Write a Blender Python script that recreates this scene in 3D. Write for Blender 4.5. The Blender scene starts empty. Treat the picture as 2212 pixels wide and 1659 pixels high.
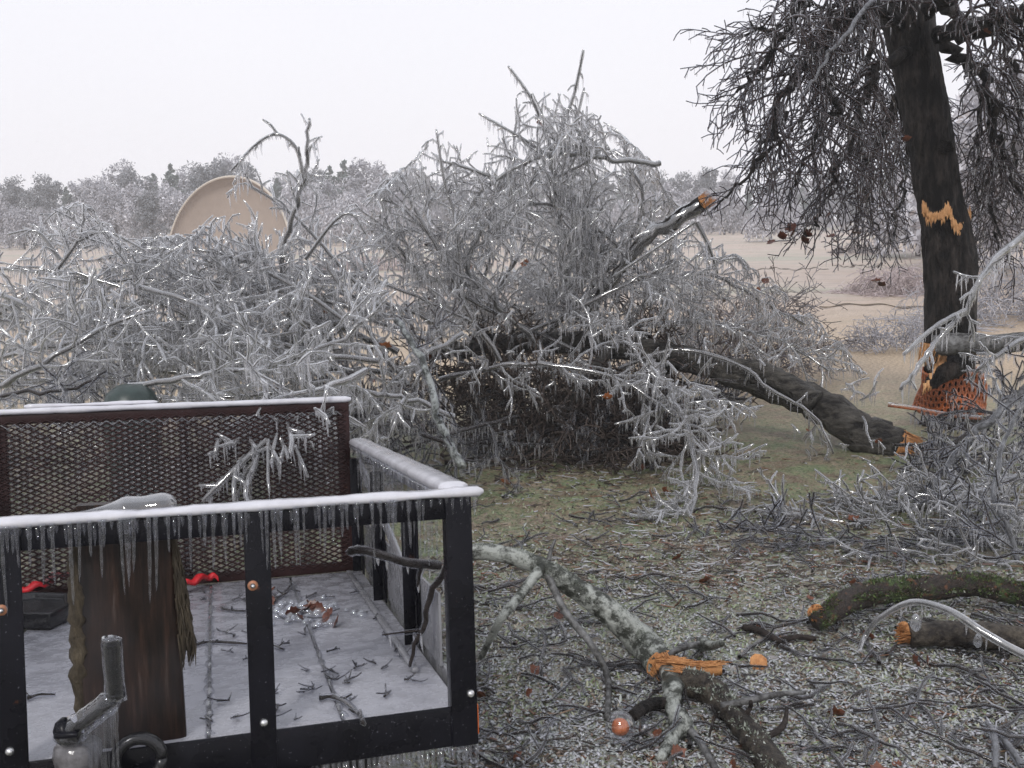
import bpy, math, random
import numpy as np
from mathutils import Vector, Matrix
R = math.radians
SC = bpy.context.scene
COL = SC.collection

# ------------------------------------------------------------------ camera
CAMZ = 1.65
PITCH, ROLL = R(8.9), R(1.2)
FPX = 2150.0 / 2212.0                       # focal length / picture width
F_ = np.array([0, math.cos(PITCH), -math.sin(PITCH)])
U0 = np.array([0, math.sin(PITCH), math.cos(PITCH)])
R0 = np.array([1.0, 0, 0])
RT = math.cos(ROLL) * R0 - math.sin(ROLL) * U0
UP = math.cos(ROLL) * U0 + math.sin(ROLL) * R0
CP = np.array([0, 0, CAMZ])
cam = bpy.data.cameras.new("camera")
cam.sensor_width = 36; cam.lens = 36 * FPX
cam.clip_start = 0.05; cam.clip_end = 2000
co = bpy.data.objects.new("camera", cam); COL.objects.link(co)
M = Matrix(((RT[0], UP[0], -F_[0], CP[0]), (RT[1], UP[1], -F_[1], CP[1]), (RT[2], UP[2], -F_[2], CP[2]), (0, 0, 0, 1)))
co.matrix_world = M
SC.camera = co

# ------------------------------------------------------------------ sky, light, exposure
W = bpy.data.worlds.new("World"); SC.world = W; W.use_nodes = True
nt = W.node_tree; nt.nodes.clear()
out = nt.nodes.new("ShaderNodeOutputWorld"); bg = nt.nodes.new("ShaderNodeBackground")
sky = nt.nodes.new("ShaderNodeTexSky"); sky.sky_type = 'NISHITA'; sky.sun_disc = False
sky.sun_elevation = R(42); sky.sun_rotation = R(194); sky.dust_density = 4; sky.air_density = 1.5
tc = nt.nodes.new("ShaderNodeTexCoord"); sp = nt.nodes.new("ShaderNodeSeparateXYZ")
rp = nt.nodes.new("ShaderNodeValToRGB")
rp.color_ramp.elements[0].position = 0.0; rp.color_ramp.elements[0].color = (0.905, 0.885, 0.92, 1)
rp.color_ramp.elements[1].position = 0.75; rp.color_ramp.elements[1].color = (0.80, 0.825, 0.90, 1)
nz = nt.nodes.new("ShaderNodeTexNoise"); nz.inputs['Scale'].default_value = 1.6; nz.inputs['Detail'].default_value = 3
cl = nt.nodes.new("ShaderNodeMix"); cl.data_type = 'RGBA'; cl.blend_type = 'MULTIPLY'
nr = nt.nodes.new("ShaderNodeValToRGB")
nr.color_ramp.elements[0].position = 0.3; nr.color_ramp.elements[0].color = (0.955, 0.96, 0.975, 1)
nr.color_ramp.elements[1].position = 0.7; nr.color_ramp.elements[1].color = (1, 1, 1, 1)
cl.inputs['Factor'].default_value = 1
sc8 = nt.nodes.new("ShaderNodeVectorMath"); sc8.operation = 'SCALE'; sc8.inputs['Scale'].default_value = 8.6
mx = nt.nodes.new("ShaderNodeMix"); mx.data_type = 'RGBA'; mx.inputs['Factor'].default_value = 0.94
L = nt.links.new
L(tc.outputs['Generated'], sp.inputs[0]); L(sp.outputs['Z'], rp.inputs[0])
L(tc.outputs['Generated'], nz.inputs['Vector']); L(nz.outputs[0], nr.inputs[0])
L(rp.outputs[0], cl.inputs[6]); L(nr.outputs[0], cl.inputs[7])
L(cl.outputs[2], sc8.inputs[0]); L(sky.outputs[0], mx.inputs[6]); L(sc8.outputs[0], mx.inputs[7])
L(mx.outputs[2], bg.inputs[0]); bg.inputs[1].default_value = 0.126; L(bg.outputs[0], out.inputs[0])
sl = bpy.data.lights.new("glint_sun", 'SUN'); sl.energy = 1.5; sl.angle = R(10); sl.color = (1, 0.98, 0.95)
so = bpy.data.objects.new("glint_sun", sl); COL.objects.link(so)
so.rotation_euler = (R(48), 0, R(-14))  # aimed from behind the camera, added front light for flash-like glints on ice
SC.view_settings.view_transform = 'Standard'; SC.view_settings.look = 'None'
SC.view_settings.exposure = 0.12; SC.view_settings.gamma = 1
SC.view_settings.use_curve_mapping = False
SC.render.engine = 'CYCLES'
cy = SC.cycles
cy.max_bounces = 8; cy.diffuse_bounces = 4; cy.glossy_bounces = 3; cy.transmission_bounces = 4
cy.transparent_max_bounces = 36; cy.volume_bounces = 1
cy.sample_clamp_indirect = 4; cy.caustics_reflective = False; cy.caustics_refractive = False
cy.use_denoising = True; cy.denoiser = 'OPENIMAGEDENOISE'; cy.denoising_input_passes = 'RGB_ALBEDO_NORMAL'; cy.denoising_prefilter = 'FAST'
cy.use_adaptive_sampling = False

# ------------------------------------------------------------------ picture -> place helpers
def ray(px, py):
    x = (px - 1106) / 2150.0; y = (829.5 - py) / 2150.0
    return F_ + RT * x + UP * y
def at(px, py, Y):
    d = ray(px, py); return CP + d * (Y / d[1])
def gp(px, py, z=0.0):
    d = ray(px, py); return CP + d * ((z - CAMZ) / d[2])

# ------------------------------------------------------------------ mesh helpers
def mesh(name, V, F, smooth=True):
    """V (n,3) array; F list of integer arrays of shape (m,k)."""
    me = bpy.data.meshes.new(name)
    V = np.asarray(V, np.float32)
    me.vertices.add(len(V)); me.vertices.foreach_set('co', V.ravel())
    F = [np.asarray(f, np.int32) for f in F if len(f)]
    nl = sum(f.size for f in F); npoly = sum(len(f) for f in F)
    me.loops.add(nl); me.polygons.add(npoly)
    me.loops.foreach_set('vertex_index', np.concatenate([f.ravel() for f in F]))
    tot = np.concatenate([np.full(len(f), f.shape[1], np.int32) for f in F])
    st = np.concatenate([[0], np.cumsum(tot)[:-1]]).astype(np.int32)
    me.polygons.foreach_set('loop_start', st)
    if smooth: me.polygons.foreach_set('use_smooth', np.ones(npoly, bool))
    me.update(calc_edges=True); me.validate()
    return me

class MB:
    def __init__(s): s.V = []; s.F = {}; s.n = 0
    def add(s, V, F):
        V = np.asarray(V, float).reshape(-1, 3)
        if isinstance(F, list) and len(F) and np.ndim(F[0]) == 1: F = [F]
        for f in (F if isinstance(F, list) else [F]):
            f = np.asarray(f, int)
            if f.size: s.F.setdefault(f.shape[1], []).append(f + s.n)
        s.V.append(V); s.n += len(V); return s
    def box(s, x0, x1, y0, y1, z0, z1):
        V = [(x, y, z) for z in (z0, z1) for y in (y0, y1) for x in (x0, x1)]
        return s.add(V, [[0, 2, 3, 1], [4, 5, 7, 6], [0, 1, 5, 4], [2, 6, 7, 3], [0, 4, 6, 2], [1, 3, 7, 5]])
    def hexa(s, P):
        return s.add(P, [[0, 2, 3, 1], [4, 5, 7, 6], [0, 1, 5, 4], [2, 6, 7, 3], [0, 4, 6, 2], [1, 3, 7, 5]])
    def bar(s, a, b, w, h, upv=(0, 0, 1)):
        a = np.array(a, float); b = np.array(b, float); t = b - a; t /= np.linalg.norm(t)
        u = np.cross(t, upv); u /= np.linalg.norm(u); v = np.cross(u, t)
        P = [c + u * sx * w / 2 + v * sv * h / 2 for c in (a, b) for sv in (-1, 1) for sx in (-1, 1)]
        return s.hexa(P)
    def tube(s, pts, rad, k=10, caps=True, bump=0, rnd=None, sq=1.0):
        pts = np.asarray(pts, float); n = len(pts); rad = np.broadcast_to(np.asarray(rad, float), (n,))
        V, F = tubes([pts], [rad], k, bump=bump, rnd=rnd)
        if sq != 1.0: pass
        s0 = s.n; s.add(V, F)
        if caps:
            s.add(np.array([pts[0], pts[-1]]), [])
            a = s.n - 2
            i = np.arange(k); j = (i + 1) % k
            s.F.setdefault(3, []).append(np.stack([np.full(k, a), s0 + j, s0 + i], 1))
            e = s0 + (n - 1) * k
            s.F.setdefault(3, []).append(np.stack([np.full(k, a + 1), e + i, e + j], 1))
        return s
    def mesh(s, name, smooth=True):
        return mesh(name, np.concatenate(s.V), [np.concatenate(v) for v in s.F.values()], smooth)

def tubes(PL, RL, k, bump=0.0, rnd=None, phase=0.0):
    """many polylines -> one vertex / quad array. bump: relative radius jitter."""
    grp = {}
    for i, p in enumerate(PL): grp.setdefault(len(p), []).append(i)
    Vs, Fs, off = [], [], 0
    rng = np.random.default_rng(11)
    for n, idx in grp.items():
        P = np.array([PL[i] for i in idx], float); Rr = np.array([RL[i] for i in idx], float)
        T = np.gradient(P, axis=1); T /= (np.linalg.norm(T, axis=2, keepdims=True) + 1e-9)
        mt = P[:, -1] - P[:, 0]
        ref = np.where((np.abs(mt[:, 2]) > 0.75 * np.linalg.norm(mt, axis=1))[:, None], np.array([[0.3, 1, 0]]), np.array([[0, 0, 1.0]]))[:, None, :]
        U = np.empty_like(T); u = np.cross(T[:, 0], np.broadcast_to(ref[:, 0], T[:, 0].shape)); u /= (np.linalg.norm(u, axis=1, keepdims=True) + 1e-9)
        for q in range(n):
            u = u - (u * T[:, q]).sum(1)[:, None] * T[:, q]; u = u / (np.linalg.norm(u, axis=1, keepdims=True) + 1e-9); U[:, q] = u
        Wv = np.cross(U, T)
        a = np.arange(k) * 2 * math.pi / k + phase
        r = Rr[:, :, None] * np.ones(k)
        if bump: r = r * (1 + bump * rng.normal(0, 1, r.shape))
        V = P[:, :, None, :] + r[..., None] * (U[:, :, None, :] * np.cos(a)[:, None] + Wv[:, :, None, :] * np.sin(a)[:, None])
        m = len(idx)
        base = off + np.arange(m)[:, None, None] * n * k + np.arange(n - 1)[None, :, None] * k
        i = np.arange(k); j = (i + 1) % k
        A = base + i; B = base + j
        Fs.append(np.stack([A, B, B + k, A + k], -1).reshape(-1, 4))
        Vs.append(V.reshape(-1, 3)); off += m * n * k
    return np.concatenate(Vs), [np.concatenate(Fs)]

def obj(name, me, mat, parent=None, **kw):
    o = bpy.data.objects.new(name, me); COL.objects.link(o)
    if me and mat:
        for m_ in (mat if isinstance(mat, (list, tuple)) else [mat]): me.materials.append(m_)
    if parent is not None:
        o.parent = parent
        if kw.pop('keep', True): o.matrix_parent_inverse = parent.matrix_world.inverted()
    for k_, v in kw.items():
        if v is not None: o[k_] = v
    return o
def thing(name, label, cat, loc=(0, 0, 0), group=None, mw=None):
    o = bpy.data.objects.new(name, None); COL.objects.link(o)
    o.empty_display_size = 0.1
    o.matrix_world = mw if mw is not None else Matrix.Translation(Vector(loc))
    o['label'] = label; o['category'] = cat
    if group: o['group'] = group
    return o
def tag(o, label, cat, group=None):
    o['label'] = label; o['category'] = cat
    if group: o['group'] = group
    return o
def rebase(me, loc):
    me.transform(Matrix.Translation(-Vector(loc)))
def bevel(o, w=0.002, seg=2):
    b = o.modifiers.new("bevel", 'BEVEL'); b.width = w; b.segments = seg; b.limit_method = 'ANGLE'
    return o

# ------------------------------------------------------------------ materials
def newmat(name):
    m = bpy.data.materials.new(name); m.use_nodes = True
    n = m.node_tree; n.nodes.clear()
    return m, n
def N(nt, t, **kw):
    n = nt.nodes.new(t)
    for k, v in kw.items():
        if k.startswith('i_'): n.inputs[int(k[2:])].default_value = v
        else: setattr(n, k, v)
    return n
def setin(n, d):
    for k, v in d.items(): n.inputs[k].default_value = v
def ramp(nt, src, stops, interp='LINEAR'):
    r = nt.nodes.new("ShaderNodeValToRGB"); e = r.color_ramp.elements; r.color_ramp.interpolation = interp
    while len(e) < len(stops): e.new(0.5)
    for i, (p, c) in enumerate(stops):
        e[i].position = p; e[i].color = (*c, 1) if len(c) == 3 else c
    nt.links.new(src, r.inputs[0]); return r.outputs[0]
def noise(nt, scale, detail=4, rough=0.6, vec=None, w=0.0):
    n = N(nt, "ShaderNodeTexNoise"); setin(n, {'Scale': scale, 'Detail': detail, 'Roughness': rough, 'Distortion': w})
    if vec is not None: nt.links.new(vec, n.inputs['Vector'])
    return n.outputs[0]
def coords(nt, kind='Object'):
    return N(nt, "ShaderNodeTexCoord").outputs[kind]
def pos(nt): return N(nt, "ShaderNodeNewGeometry").outputs['Position']
def mapping(nt, vec, scale):
    m = N(nt, "ShaderNodeMapping"); m.inputs['Scale'].default_value = scale; nt.links.new(vec, m.inputs[0]); return m.outputs[0]
def mixc(nt, fac, a, b, mode='MIX'):
    m = N(nt, "ShaderNodeMix", data_type='RGBA', blend_type=mode)
    for k, v in ((0, fac), (6, a), (7, b)):
        if isinstance(v, (int, float)): m.inputs[k].default_value = v
        elif isinstance(v, tuple): m.inputs[k].default_value = (*v, 1) if len(v) == 3 else v
        else: nt.links.new(v, m.inputs[k])
    return m.outputs[2]
def bump(nt, h, strength, dist):
    b = N(nt, "ShaderNodeBump"); setin(b, {'Strength': strength, 'Distance': dist}); nt.links.new(h, b.inputs['Height']); return b.outputs[0]
def principled(nt, col, rough=0.5, normal=None, **kw):
    p = N(nt, "ShaderNodeBsdfPrincipled")
    if isinstance(col, tuple): p.inputs['Base Color'].default_value = (*col, 1)
    else: nt.links.new(col, p.inputs['Base Color'])
    if isinstance(rough, (int, float)): p.inputs['Roughness'].default_value = rough
    else: nt.links.new(rough, p.inputs['Roughness'])
    if normal is not None: nt.links.new(normal, p.inputs['Normal'])
    for k, v in kw.items():
        k = k.replace('_', ' ')
        if isinstance(v, (int, float, tuple)): p.inputs[k].default_value = v
        else: nt.links.new(v, p.inputs[k])
    return p
def finish(nt, sh):
    o = N(nt, "ShaderNodeOutputMaterial"); nt.links.new(sh, o.inputs[0])

def ice_mat(name, col=(0.78, 0.80, 0.84), lo=0.10, hi=0.85, dif=0.45, rough=0.08, tint=(0.92, 0.93, 0.96), sc=30, bs=0.12, pwr=1.5):
    """clear glaze: see-through in the middle, white and shiny towards the edge."""
    m, n = newmat(name)
    lw = N(n, "ShaderNodeLayerWeight"); lw.inputs[0].default_value = 0.45
    nzv = noise(n, sc, 1, 0.5, pos(n))
    bm = bump(n, nzv, bs, 0.01); n.links.new(bm, lw.inputs['Normal'])
    fr = N(n, "ShaderNodeMapRange"); setin(fr, {'From Min': 0.0, 'From Max': 0.9, 'To Min': lo, 'To Max': hi})
    pw = N(n, "ShaderNodeMath", operation='POWER'); n.links.new(lw.outputs['Facing'], pw.inputs[0]); pw.inputs[1].default_value = pwr
    n.links.new(pw.outputs[0], fr.inputs['Value'])
    g = N(n, "ShaderNodeBsdfGlossy"); g.inputs['Color'].default_value = (1, 1, 1, 1); g.inputs['Roughness'].default_value = rough; n.links.new(bm, g.inputs['Normal'])
    d = N(n, "ShaderNodeBsdfDiffuse"); d.inputs['Color'].default_value = (*col, 1)
    tl = N(n, "ShaderNodeBsdfTranslucent"); tl.inputs['Color'].default_value = (*col, 1)
    s0 = N(n, "ShaderNodeMixShader"); s0.inputs[0].default_value = 0.5; n.links.new(d.outputs[0], s0.inputs[1]); n.links.new(tl.outputs[0], s0.inputs[2])
    s1 = N(n, "ShaderNodeMixShader"); s1.inputs[0].default_value = dif; n.links.new(g.outputs[0], s1.inputs[1]); n.links.new(s0.outputs[0], s1.inputs[2])
    t = N(n, "ShaderNodeBsdfTransparent"); t.inputs[0].default_value = (*tint, 1)
    s2 = N(n, "ShaderNodeMixShader"); n.links.new(fr.outputs[0], s2.inputs[0]); n.links.new(t.outputs[0], s2.inputs[1]); n.links.new(s1.outputs[0], s2.inputs[2])
    finish(n, s2.outputs[0]); return m
def simple(name, col, rough=0.5, var=0.25, sc=20, bstr=0.3, bd=0.005, **kw):
    m, n = newmat(name); c = coords(n)
    nv = noise(n, sc, 5, 0.65, c)
    d = tuple(v * (1 - var) for v in col); l = tuple(min(1, v * (1 + var)) for v in col)
    cc = ramp(n, nv, [(0.3, d), (0.7, l)])
    p = principled(n, cc, rough, bump(n, nv, bstr, bd) if bstr else None, **kw)
    finish(n, p.outputs[0]); return m

MT = {}
MT['ice'] = ice_mat("twig_ice", col=(0.93, 0.93, 0.96), lo=0.20, hi=1.0, dif=0.34, rough=0.13, tint=(1, 1, 1), pwr=1.2)
MT['railicicle'] = ice_mat("clear_icicle", col=(0.5, 0.5, 0.53), lo=0.05, hi=0.62, dif=0.25, rough=0.06, sc=50, bs=0.25)
MT['icicle'] = ice_mat("icicle_ice", col=(0.96, 0.96, 0.98), lo=0.35, hi=1.0, dif=0.35, rough=0.1, sc=40, tint=(.98, .98, 1))
MT['clear'] = ice_mat("clear_jack_ice", col=(0.7, 0.72, 0.74), lo=0.20, hi=0.75, dif=0.35, rough=0.05, sc=35)
MT['glassy'] = ice_mat("glassy_jack_ice", col=(0.6, 0.62, 0.64), lo=0.05, hi=0.62, dif=0.12, rough=0.04, sc=45, bs=.3)
MT['icethin'] = ice_mat("thin_twig_glaze", col=(0.75, 0.75, 0.8), lo=0.0, hi=0.42, dif=0.4, pwr=1.8)
MT['icedim'] = ice_mat("shade_and_litter_ice", col=(0.45, 0.45, 0.47), lo=0.02, hi=0.55, dif=0.4)  # greyer ice: shade put into low, buried limbs; also the litter's glaze
def bark_mat(name, dark, light, sc=30, stretch=(1, 1, 1), rough=0.75, thr=(0.4, 0.65), bs=0.8, bd=0.02, spec=0.4):
    m, n = newmat(name); c = pos(n)
    a = noise(n, sc, 6, 0.7, mapping(n, c, stretch)); b = noise(n, sc * 0.18, 3, 0.6, c)
    mm = N(n, "ShaderNodeMath", operation='MULTIPLY_ADD'); n.links.new(a, mm.inputs[0]); mm.inputs[1].default_value = 0.65
    m2 = N(n, "ShaderNodeMath", operation='MULTIPLY'); n.links.new(b, m2.inputs[0]); m2.inputs[1].default_value = 0.35
    n.links.new(m2.outputs[0], mm.inputs[2])
    cc = ramp(n, mm.outputs[0], [(thr[0], dark), (thr[1], light)])
    p = principled(n, cc, rough, bump(n, a, bs, bd), Specular_IOR_Level=spec)
    finish(n, p.outputs[0]); return m
MT['twig'] = bark_mat("twig_bark", (0.012, 0.009, 0.008), (0.055, 0.042, 0.036), 40, spec=0.25)
MT['darktwig'] = bark_mat("shade_lifted_twig_bark", (0.03, 0.023, 0.02), (0.15, 0.118, 0.104), 40, spec=0.2)  # paler bark for core limbs, lifting the heap's inner shade out of black
MT['trunk'] = bark_mat("trunk_bark", (0.003, 0.002, 0.002), (0.062, 0.050, 0.045), 24, (1, 1, 0.2), 0.6, (0.46, 0.66), 1.0, 0.07, 0.25)
MT['fallen'] = bark_mat("fallen_trunk_bark", (0.008, 0.006, 0.005), (0.12, 0.11, 0.095), 20, (0.35, 1, 1), 0.4, (0.43, 0.62), 1.0, 0.06, 0.5)
MT['lichen'] = bark_mat("lichen_bark", (0.035, 0.038, 0.03), (0.36, 0.375, 0.345), 17, (1, 1, 1), 0.35, (0.455, 0.54), 1.0, 0.02)
MT['brownlichen'] = bark_mat('brown_flaky_bark', (0.012, 0.008, 0.006), (0.12, 0.10, 0.075), 30, (1, 1, 1), 0.5, (0.42, 0.66), 1.0, 0.02)
MT['greybark'] = bark_mat("grey_limb_bark", (0.03, 0.028, 0.026), (0.20, 0.20, 0.20), 26, (1, 1, 1), 0.45, (0.42, 0.62), 0.7, 0.01)
def moss_mat():
    m, n = newmat("mossy_bark"); c = pos(n)
    a = noise(n, 55, 6, 0.7, c); b = noise(n, 9, 4, 0.65, c); e = noise(n, 23, 3, 0.6, c)
    bark = ramp(n, a, [(0.35, (0.012, 0.009, 0.008)), (0.7, (0.05, 0.032, 0.022))])
    moss = ramp(n, a, [(0.35, (0.018, 0.035, 0.010)), (0.7, (0.10, 0.16, 0.045))])
    f = ramp(n, b, [(0.53, (0, 0, 0)), (0.62, (.85, .85, .85))]); rf = ramp(n, e, [(0.6, (0, 0, 0)), (0.68, (1, 1, 1))])
    cc = mixc(n, f, bark, moss); cc = mixc(n, rf, cc, (0.13, 0.055, 0.025))
    finish(n, principled(n, cc, 0.65, bump(n, a, 1, 0.02)).outputs[0]); return m
MT['moss'] = moss_mat()
MT['wood'] = bark_mat("torn_wood", (0.26, 0.085, 0.025), (0.62, 0.31, 0.12), 70, (1, 1, 0.3), 0.6, (0.3, 0.65), 0.8, 0.01)
MT['palewood'] = bark_mat("pale_torn_wood", (0.36, 0.16, 0.06), (0.72, 0.42, 0.20), 60, (1, 1, 0.3), 0.6, (0.3, 0.65), 0.8, 0.01)
def rnd_mat(name, stops, rough=0.6, spec=0.5, alpha=None, patch=0):
    m, n = newmat(name)
    g = N(n, "ShaderNodeNewGeometry"); src = g.outputs['Random Per Island']
    if patch:
        pn = noise(n, 2.6, 4, 0.65, mapping(n, g.outputs['Position'], (0.7, 1, 1))); sp2 = N(n, "ShaderNodeSeparateXYZ"); n.links.new(g.outputs['Position'], sp2.inputs[0])
        dy = N(n, "ShaderNodeMapRange"); setin(dy, {'From Min': 3.0, 'From Max': 5.6, 'To Min': 0.12, 'To Max': -0.14}); n.links.new(sp2.outputs['Y'], dy.inputs[0])
        a1 = N(n, "ShaderNodeMath", operation='MULTIPLY_ADD'); n.links.new(pn, a1.inputs[0]); a1.inputs[1].default_value = patch; n.links.new(dy.outputs[0], a1.inputs[2])
        a2 = N(n, "ShaderNodeMath", operation='MULTIPLY_ADD'); n.links.new(src, a2.inputs[0]); a2.inputs[1].default_value = 0.62; n.links.new(a1.outputs[0], a2.inputs[2])
        a3 = N(n, "ShaderNodeMath", operation='SUBTRACT'); n.links.new(a2.outputs[0], a3.inputs[0]); a3.inputs[1].default_value = patch * 0.5 - 0.19; src = a3.outputs[0]
    cc = ramp(n, src, stops, 'LINEAR')
    p = principled(n, cc, rough, Specular_IOR_Level=spec)
    finish(n, p.outputs[0]); return m
MT['leaf'] = simple("brown_leaf", (0.14, 0.048, 0.024), 0.35, 0.5, 60, 0.4)
MT['leafdark'] = simple("dark_leaf", (0.10, 0.032, 0.018), 0.3, 0.5, 60, 0.4)
MT['leaforange'] = simple("orange_leaf", (0.30, 0.10, 0.035), 0.4, 0.4, 60, 0.4)
MT['icecap'] = simple("white_rail_ice", (0.56, 0.555, 0.59), 0.18, 0.14, 14, 0.35, 0.004, Coat_Weight=0.5, Coat_Roughness=0.08)
def rime(name, col, sc=14):
    m, n = newmat(name); c = coords(n)
    a = noise(n, sc, 6, 0.7, c); b = noise(n, sc * 12, 3, 0.7, c)
    cc = ramp(n, a, [(0.3, tuple(v * 0.8 for v in col)), (0.55, col), (0.75, tuple(min(1, v * 1.12) for v in col))])
    cc = mixc(n, ramp(n, b, [(0.3, (1, 1, 1)), (0.4, (0, 0, 0))]), cc, tuple(v * 0.6 for v in col))
    rr = ramp(n, a, [(0.38, (0.08,) * 3), (0.62, (0.42,) * 3)])
    finish(n, principled(n, cc, rr, bump(n, a, 0.5, 0.012), Specular_IOR_Level=0.6).outputs[0]); return m
MT['bedice'] = rime("icy_bed_boards", (0.31, 0.31, 0.34))
MT['greyice'] = rime("grey_iced_steel", (0.22, 0.22, 0.235), 10)
def paint(name, col, rough=0.22):
    m, n = newmat(name); c = coords(n)
    a = noise(n, 160, 2, 0.5, c); b = noise(n, 6, 4, 0.6, c)
    sp_ = ramp(n, a, [(0.70, (0, 0, 0)), (0.74, (1, 1, 1))])
    base = ramp(n, b, [(0.3, tuple(v * 0.6 for v in col)), (0.7, tuple(v * 1.6 for v in col))])
    cc = mixc(n, sp_, base, (0.10, 0.10, 0.12))
    ru = noise(n, 23, 6, 0.75, c); cc = mixc(n, ramp(n, ru, [(0.66, (0, 0, 0)), (0.70, (0.8, 0.8, 0.8))]), cc, (0.07, 0.03, 0.018))
    rr = ramp(n, b, [(0.3, (rough * 0.6,) * 3), (0.7, (rough * 1.9,) * 3)])
    finish(n, principled(n, cc, rr, bump(n, a, 0.2, 0.002), Specular_IOR_Level=0.16).outputs[0]); return m
MT['black'] = paint("wet_black_paint", (0.0045, 0.0045, 0.007))
MT['maroon'] = paint("maroon_gate_steel", (0.022, 0.010, 0.010), 0.3)
MT['gateice'] = ice_mat("gate_ice", col=(0.5, 0.5, 0.52), lo=0.14, hi=0.6, dif=0.5, sc=70)
MT['steel'] = simple("galvanised_bolt", (0.62, 0.62, 0.62), 0.22, 0.2, 60, 0.2, Metallic=0.9)
MT['rust'] = simple("rusty_bolt", (0.34, 0.15, 0.08), 0.5, 0.4, 80, 0.4)
MT['plastic'] = simple("black_plastic", (0.014, 0.014, 0.016), 0.2, 0.3, 30, 0.2)
MT['red'] = simple("red_plastic", (0.55, 0.022, 0.03), 0.25, 0.25, 30, 0.2)
MT['green'] = simple("dark_green_bin", (0.025, 0.040, 0.036), 0.35, 0.25, 30, 0.2)
MT['orange'] = simple("orange_reflector", (0.75, 0.14, 0.01), 0.15, 0.2, 30, 0.1)
MT['net'] = simple("orange_plastic_net", (0.36, 0.10, 0.03), 0.35, 0.6, 40, 0.4)
MT['rubber'] = simple("tyre_rubber", (0.02, 0.02, 0.02), 0.8, 0.3, 30, 0.2)
MT['shell'] = simple("tan_shell_render", (0.335, 0.272, 0.228), 0.85, 0.08, 1.2, 0.15, 0.05)
MT['shelledge'] = simple("pale_shell_rim", (0.55, 0.49, 0.42), 0.8, 0.06, 3, 0.1)
def slab_mat():
    m, n = newmat("wet_slab_wood"); c = coords(n)
    a = noise(n, 14, 6, 0.7, mapping(n, c, (4, 4, 0.35))); b = noise(n, 3.2, 3, 0.6, c)
    cc = ramp(n, a, [(0.36, (0.003, 0.002, 0.0015)), (0.5, (0.013, 0.006, 0.0035)), (0.6, (0.028, 0.013, 0.008)), (0.72, (0.06, 0.045, 0.038))])
    cc = mixc(n, ramp(n, b, [(0.5, (0, 0, 0)), (0.8, (0.5, 0.5, 0.5))]), cc, (0.06, 0.055, 0.06))
    finish(n, principled(n, cc, 0.4, bump(n, a, 0.5, 0.006), Specular_IOR_Level=0.25).outputs[0]); return m
MT['slab'] = slab_mat()
MT['slabbark'] = bark_mat("shaggy_bark", (0.03, 0.022, 0.014), (0.15, 0.12, 0.08), 70, (1, 1, 0.3), 0.6, (0.35, 0.7), 1, 0.02)
def tree_mat(name, d, l):
    return rnd_mat(name, [(0.0, d), (0.55, tuple((a + b) / 2 for a, b in zip(d, l))), (1.0, l)], 0.7)
MT['frost'] = tree_mat("frosted_twigs", (0.25, 0.25, 0.27), (0.52, 0.51, 0.55))
MT['frostdark'] = tree_mat("dark_frosted_twigs", (0.12, 0.125, 0.135), (0.30, 0.31, 0.33))
MT['frostpale'] = tree_mat("pale_frosted_twigs", (0.28, 0.275, 0.30), (0.70, 0.69, 0.73))
MT['cedar'] = tree_mat("iced_evergreen", (0.06, 0.085, 0.068), (0.28, 0.32, 0.31))
MT['pinkfrost'] = tree_mat("pinkish_iced_twigs", (0.28, 0.22, 0.21), (0.62, 0.54, 0.55))
MT['brush'] = tree_mat("grey_brown_brush", (0.06, 0.04, 0.035), (0.34, 0.32, 0.33))

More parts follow.
